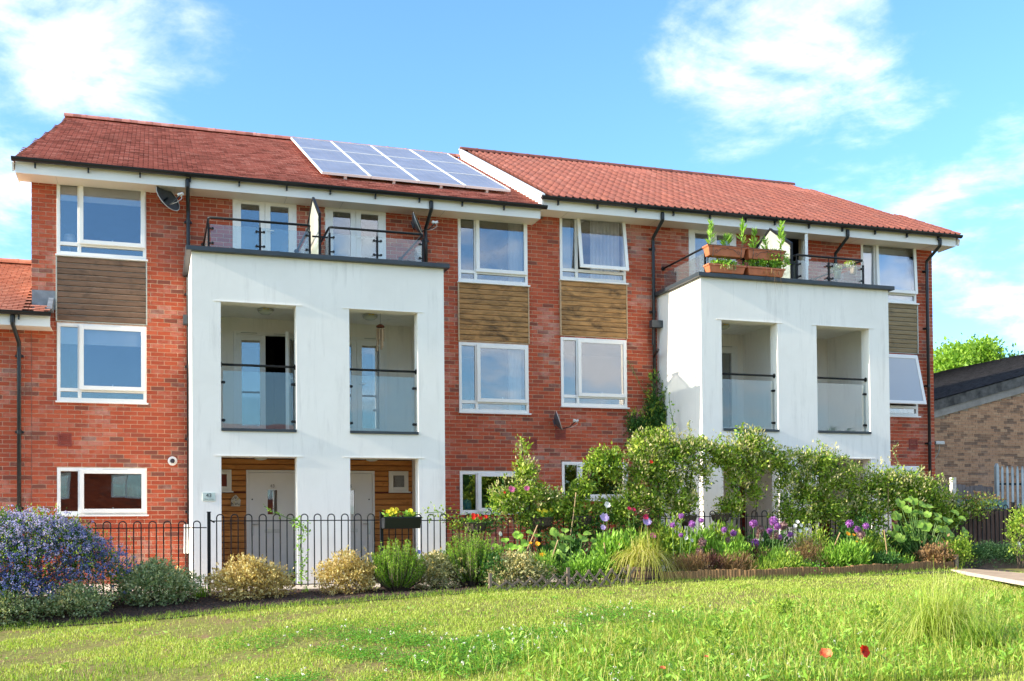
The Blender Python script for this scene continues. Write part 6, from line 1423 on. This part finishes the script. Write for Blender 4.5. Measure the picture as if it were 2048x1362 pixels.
# ---------------------------------------------------------------- right-hand side: low hedge, rose, tree
hb = ground_pt(1975, -3.75)
hg = empty('low_hedge', (hb[0], -3.75, -.72), 'low rounded grey-green lavender hedge under the railings at the right', 'hedge')
foliage('foliage', [(at(u, v, -3.8).x, -3.8, at(u, v, -3.8).z, w_, .30, .21) for u, v, w_ in ((1935, 1115, .42), (1975, 1112, .45), (2010, 1117, .42), (2050, 1115, .5), (2100, 1114, .5))], 2600, 9, .03, .035, m_lf_hedge, hg, .35, .8, .6, .75, .4)
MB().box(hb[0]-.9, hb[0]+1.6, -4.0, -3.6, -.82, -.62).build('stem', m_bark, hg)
t, C = bush('rose_bush', 'rose bush with pale pink flowers at the right edge of the photo', 'shrub', (at(2040, 1100, -4.2).x, -4.2, -.82), [(0, 0, .60, .22, .2, .38), (.1, 0, .9, .2, .18, .25)], m_lf_mid, 240, 8, .04, .045, nst=6)
for i in range(9):
    c_ = C[i*7]; petals('flower_head', Vector(c_)+Vector((0, -.06, .02)), .04, 8, m_pink if i % 2 else m_white_fl, t, .35, (0, -1, .5), 1.0, 2)
def tree(label, x, y, zg, h, crown, mat, ncl, ln, lean=0, per=12, tr_r=.16, group=None):
    t = empty('tree', (x, y, zg), label, 'tree', group)
    m = MB(); m.tube([(x, y, zg-.2), (x+.1, y, zg+h*.35), (x+.0, y, zg+h*.6)], [tr_r, tr_r*.8, tr_r*.5], 10).build('trunk', m_bark, t, smooth=True)
    bl = [(x+a, y+b, zg+c, rx, ry, rz) for a, b, c, rx, ry, rz in crown]
    f, C = foliage('crown', bl, ncl, per, ln*1.1, ln, mat, t, .6, .3, .8, .45, .3)
    st = MB()
    for b in bl:
        p0 = Vector((x, y, zg+h*random.uniform(.35, .55))); p2 = Vector(b[:3])+Vector((random.uniform(-.3, .3)*b[3], 0, b[5]*.3)); st.tube([p0, p0.lerp(p2, .5)+Vector((0, 0, .2)), p2], [tr_r*.4, tr_r*.25, tr_r*.08], 6)
    st.build('branch', m_bark, t); return t
tc_ = at(1945, 735, 22)
s_ = (at(1955, 735, 22)-tc_).length/10
tree('sunlit light green tree rising behind the brown brick building', tc_.x, 22, -.9, 8, [(dx*s_, random.uniform(-.8, .8), (tc_.z+.9)+dz_*s_, rx*s_, 1.2, rz*s_) for dx, dz_, rx, rz in ((-60, -2, 24, 20), (-35, 10, 26, 20), (-5, 18, 24, 18), (20, 26, 18, 14), (5, -5, 40, 22), (45, 8, 24, 16), (60, -8, 22, 16), (-45, -22, 40, 18), (70, 10, 10, 8), (35, 24, 10, 10))], m_lf_tree, 1500, .17, per=9)

# ---------------------------------------------------------------- what the windows mirror: the other side of the green
OY = -34.0
OH = empty('opposite_house', (-2, OY, -2), 'brick house with white windows across the green, seen mirrored in the lower left window', 'house')
w0_ = MB(); oh_holes = [(x0_, x0_+1.5, z0_, z0_+1.15) for x0_ in (-8.5, -5.2, -1.9, 1.4, 4.7) for z0_ in (-.9, 1.6)]
sheet_holes(w0_, -10, 8, -2.6, 3.3, oh_holes, OY, OY-.25); w0_.box(-10, -9.7, OY-8, OY-.26, -2.6, 3.3).box(7.7, 8, OY-8, OY-.26, -2.6, 3.3)
w0_.build('wall', brick_mat('opposite_brick', RED, .2, gz=-2.6), OH)
for (a, b, c_, d_) in oh_holes:
    f = MB(); frame_ring(f, a, b, c_, d_, .08, OY-.1, OY+.02); f.box((a+b)/2-.04, (a+b)/2+.04, OY-.1, OY+.02, c_+.08, d_-.08); wn = f.build('window', m_upvc, OH); pane(wn, a+.07, b-.07, c_+.07, d_-.07, OY-.06)
MB().prism([(OY+.5, 3.2), (OY-4, 5.3), (OY-8.5, 3.2)], 'x', -10.4, 8.4).build('roof', m_tile, OH)
MB().box(-10.4, 8.4, OY+.47, OY+.50, 3.02, 3.22).build('fascia', m_upvc, OH)
for i, (x, y, h, k) in enumerate([(13, -31, 5.2, 0), (17.5, -33, 6.4, 1), (22, -31, 5.0, 2), (27, -34, 6.0, 3), (33, -32, 6.6, 4)]):
    tree(['round dark tree across the green, first from the opposite house', 'tall dark tree across the green, second from the opposite house', 'low dark tree across the green, third from the opposite house', 'broad dark tree across the green, fourth from the opposite house', 'tallest dark tree across the green, farthest right'][k], x, y, float(gz(x, y)), h, [(0, 0, h*.62, 2.4, 1.8, h*.36), (-1.2, .3, h*.5, 1.6, 1.5, h*.28), (1.3, -.2, h*.52, 1.6, 1.5, h*.3), (0, 0, h*.3, 2.2, 1.6, h*.25)], m_lf_dark, 700, .28, per=9)

# ---------------------------------------------------------------- grass
def blades(name, n, region, h, wd, mat, label, kind='stuff', hvar=.35, lean=.35, dens=None, K=2):
    """n tapering blades; region(n) gives positions"""
    x, y = region(n)
    if dens is not None: k = RNG.random(len(x)) < dens(x, y); x, y = x[k], y[k]
    n = len(x); z = gz(x, y)-.004; a = RNG.random(n)*2*math.pi; hh = h*(1+hvar*RNG.normal(size=n)).clip(.3, 2.2)
    if callable(wd): ww = wd(x, y)
    else: ww = np.full(n, wd)
    lx, ly = RNG.normal(size=n)*lean, RNG.normal(size=n)*lean; s = np.stack([np.cos(a), np.sin(a), np.zeros(n)], -1)*ww[:, None]*.5
    B = np.stack([x, y, z], -1); Mid = B+np.stack([lx*hh*.35, ly*hh*.35, hh*.6], -1); Tp = B+np.stack([lx*hh*1.1, ly*hh*1.1, hh*(1-.35*np.hypot(lx, ly)).clip(.4, 1)], -1)
    V = np.stack([B-s, B+s, Mid+s*.75, Mid-s*.75, Tp], 1).reshape(-1, 3); o5 = np.arange(n)*5
    # quads and tips as triangles
    T = np.concatenate([np.stack([o5, o5+1, o5+2], -1), np.stack([o5, o5+2, o5+3], -1), np.stack([o5+3, o5+2, o5+4], -1)])
    o = npobj(name, V, T, mat, kind=kind); tag(o, label, 'grass'); return o
def lawn_region(n, d0=6.3, d1=15.6, lo=-.22, hi=1.14, pw=1.0):
    d = (d0**pw+(d1**pw-d0**pw)*RNG.random(n))**(1/pw); tn = lo+(hi-lo)*RNG.random(n); x = d*tn; y = CAM_Y+d
    k = y < edge_y(x)-.02
    # nothing grows on the path
    k &= ~((x > 13.2) & (y > -7.2+(15.2-x)*.9) & (y > -8) & (x+ y*0 > 13.2) & (y > np.interp(x, [13.2, 15.2, 18, 22], [-4.4, -6.2, -8.2, -10.5])))
    return x[k], y[k]
bare = lambda x, y: patch(x, y, .9, .3)
def d_lawn(x, y):
    b = np.clip((patch(x, y, 1.6, 2.2)-.40)*4.0, .04, 1); left = np.clip((3.6-x)/3, 0, 1); return np.clip(b+(1-left)*.45, .08, 1)
wfar = lambda x, y: .0042+.00028*(y-CAM_Y)
def clov(x, y):
    p = patch(x, y, 1.3, 3.3); q = np.clip(1.35-np.abs((y+10.2)/2.4), 0, 1)*np.clip((x-.3)/.8, 0, 1)*np.clip((6.6-x)/1.5, 0, 1); return np.clip((p-.34)*3.2, 0, 1)**1.3*q*.85
blades('lawn_grass', 300000, lambda n: lawn_region(n), .034, wfar, m_grass, 'short yellow-green mown grass covering the lawn', dens=lambda x, y: d_lawn(x, y)*(1-.55*clov(x, y)))
def lush(x, y):
    p = patch(x, y, .8, 5.1); near = np.clip((y+8.2)/-2.2, 0, 1); mid = np.exp(-((x-2.6)/2.4)**2); return np.clip((p-.42)*4, 0, 1)*(.25+.75*near)
blades('lush_grass', 90000, lambda n: lawn_region(n, 7.2, 13), .055, wfar, m_grass_lush, 'greener tufts of grass scattered through the lawn', dens=lush)
x, y = lawn_region(110000, 7.0, 12.8, -.1, .8); k = RNG.random(len(x)) < clov(x, y); x, y = x[k], y[k]; n = len(x)
P = np.stack([x, y, gz(x, y)+.022+.03*RNG.random(n)], -1); P3 = np.repeat(P, 3, 0); an = np.repeat(RNG.random(n)*6.28, 3)+np.tile([0, 2.09, 4.19], n)
D = unit(np.stack([np.cos(an), np.sin(an), .25+.25*RNG.normal(size=3*n)], -1)); V, Fs = leaf_mesh(P3, D, np.full(3*n, .022), .85, .1, flat=.9)
tag(npobj('clover', V, Fs, m_clover, kind='stuff'), 'patches of clover in the front middle of the lawn', 'clover')
k = RNG.choice(n, 160); blossoms('clover_flowers', P[k]+np.array([0, 0, .03]), .006, m_white_fl, None, 6, .006); tag(bpy.context.scene.objects['clover_flowers'], 'tiny white clover flowers dotted over the lawn', 'clover')
blades('dry_thatch', 26000, lambda n: lawn_region(n), .022, lambda x, y: .006+0*x, m_lf_dead, 'dry clippings and dead blades lying in the lawn', lean=1.6, dens=lambda x, y: np.clip(patch(x, y, 2.3, 4)*1.3-.2, .1, 1))
x, y = lawn_region(9000, 7, 15.4); k = RNG.random(len(x)) < np.clip((patch(x, y, 2.9, 9)-.5)*3, 0, 1); x, y = x[k], y[k]; n = len(x)
P = np.stack([x, y, gz(x, y)+.012+.02*RNG.random(n)], -1); D = unit(np.stack([RNG.normal(size=n), RNG.normal(size=n), .25+.3*RNG.random(n)], -1)); V, Fs = leaf_mesh(P, D, .045*(1+.35*RNG.normal(size=n)).clip(.4, 2), .34, .2)
tag(npobj('lawn_weeds', V, Fs, m_lf_bright, kind='stuff'), 'flat rosette weeds scattered through the mown lawn', 'weeds')
# rough grass at the lower right
def rough(x, y): return np.clip((-9.0-y+(x-4)*.32)/1.5, 0, 1)*np.clip((x-1.8)/1.6, 0, 1)*np.clip(.3+patch(x, y, 1.6, 7)*1.2, 0, 1)
blades('rough_grass', 50000, lambda n: lawn_region(n, 6.8, 11.5, .1, 1.14), .105, lambda x, y: .0055+0*x, m_grass_lush, 'taller rough grass at the lower right of the lawn', dens=rough, lean=.4)
blades('seeding_grass', 14000, lambda n: lawn_region(n, 6.8, 11.5, .1, 1.14), .17, lambda x, y: .0045+0*x, m_grass_gold, 'straw coloured seeding grass in the rough corner', dens=rough, lean=.35)
x, y = lawn_region(34000, 6.8, 11.6, .12, 1.14); k = RNG.random(len(x)) < rough(x, y)*.7; x, y = x[k], y[k]; n = len(x)
P = np.stack([x, y, gz(x, y)+.02+.07*RNG.random(n)], -1); D = unit(np.stack([RNG.normal(size=n), RNG.normal(size=n), .5+.4*RNG.random(n)], -1)); V, Fs = leaf_mesh(P, D, .046*(1+.5*RNG.normal(size=n)).clip(.4, 2.4), .32, .2)
tag(npobj('broad_weeds', V, Fs, m_lf_bright, kind='stuff'), 'broad-leaved weeds mixed into the rough grass', 'weeds')
gt = on_ground(1880, 1285)
strap(0, 0, 760, .80, .0065, 'big spreading tuft of tall yellowish grass at the lower right', m_grass, name='grass_tuft', cat='grass', base=gt, spread=.11, droop=.65, outr=(.1, 1.2))
gt2 = on_ground(1960, 1300); strap(0, 0, 260, .40, .007, 'smaller grass tuft right of the big yellowish one', m_grass_lush, name='grass_tuft', cat='grass', base=gt2, spread=.12, droop=.5, outr=(.1, 1.1))
for u, v, h, lb in [(1745, 1270, .30, 'thistle-like weed left of the big grass tuft'), (1440, 1330, .34, 'tall green weed beside the small coral poppy'), (1560, 1240, .20, 'dark green weed in the middle of the rough grass'), (1260, 1320, .16, 'pale feathery weed at the bottom of the photo')]:
    g = on_ground(u, v); bush('weed', lb, 'plant', tuple(g), [(0, 0, h*.5, .13, .12, h*.5), (.05, 0, h*.8, .06, .06, h*.2)], m_lf_mid, 34, 7, .03, .055, nst=5, stem_mat=m_stem, stem_r=.003, ratio=.3, shell=.2)
# long seeding blades along the bed edge
def edge_region(n):
    x = RNG.uniform(-2.5, 13.4, n); return x, edge_y(x)+.03-np.abs(RNG.normal(size=n))*.16+.03*np.sin(x*7)
blades('edge_grass', 9000, edge_region, .060, .006, m_grass_lush, 'longer uncut grass along the front of the beds', lean=.55, hvar=.55)
# bark chips on the bed
x = RNG.uniform(-3, 9, 14000); y = RNG.uniform(-4.8, -3.45, 14000); P = np.stack([x, y, gz(x, y)+.02], -1); D = unit(np.stack([RNG.normal(size=14000), RNG.normal(size=14000), .3*RNG.normal(size=14000)], -1))
V, Fs = leaf_mesh(P, D, RNG.uniform(.015, .045, 14000), .45, .2, flat=.5); m_chip = simple('bark_chip', (.11, .055, .035), 1, .6, 30)
tag(npobj('bark_chips', V, Fs, m_chip, kind='stuff'), 'loose bark chips over the dark mulch bed', 'mulch')
for (u, v) in ((420, 1222), (480, 1218), (300, 1228), (655, 1195)):
    pass
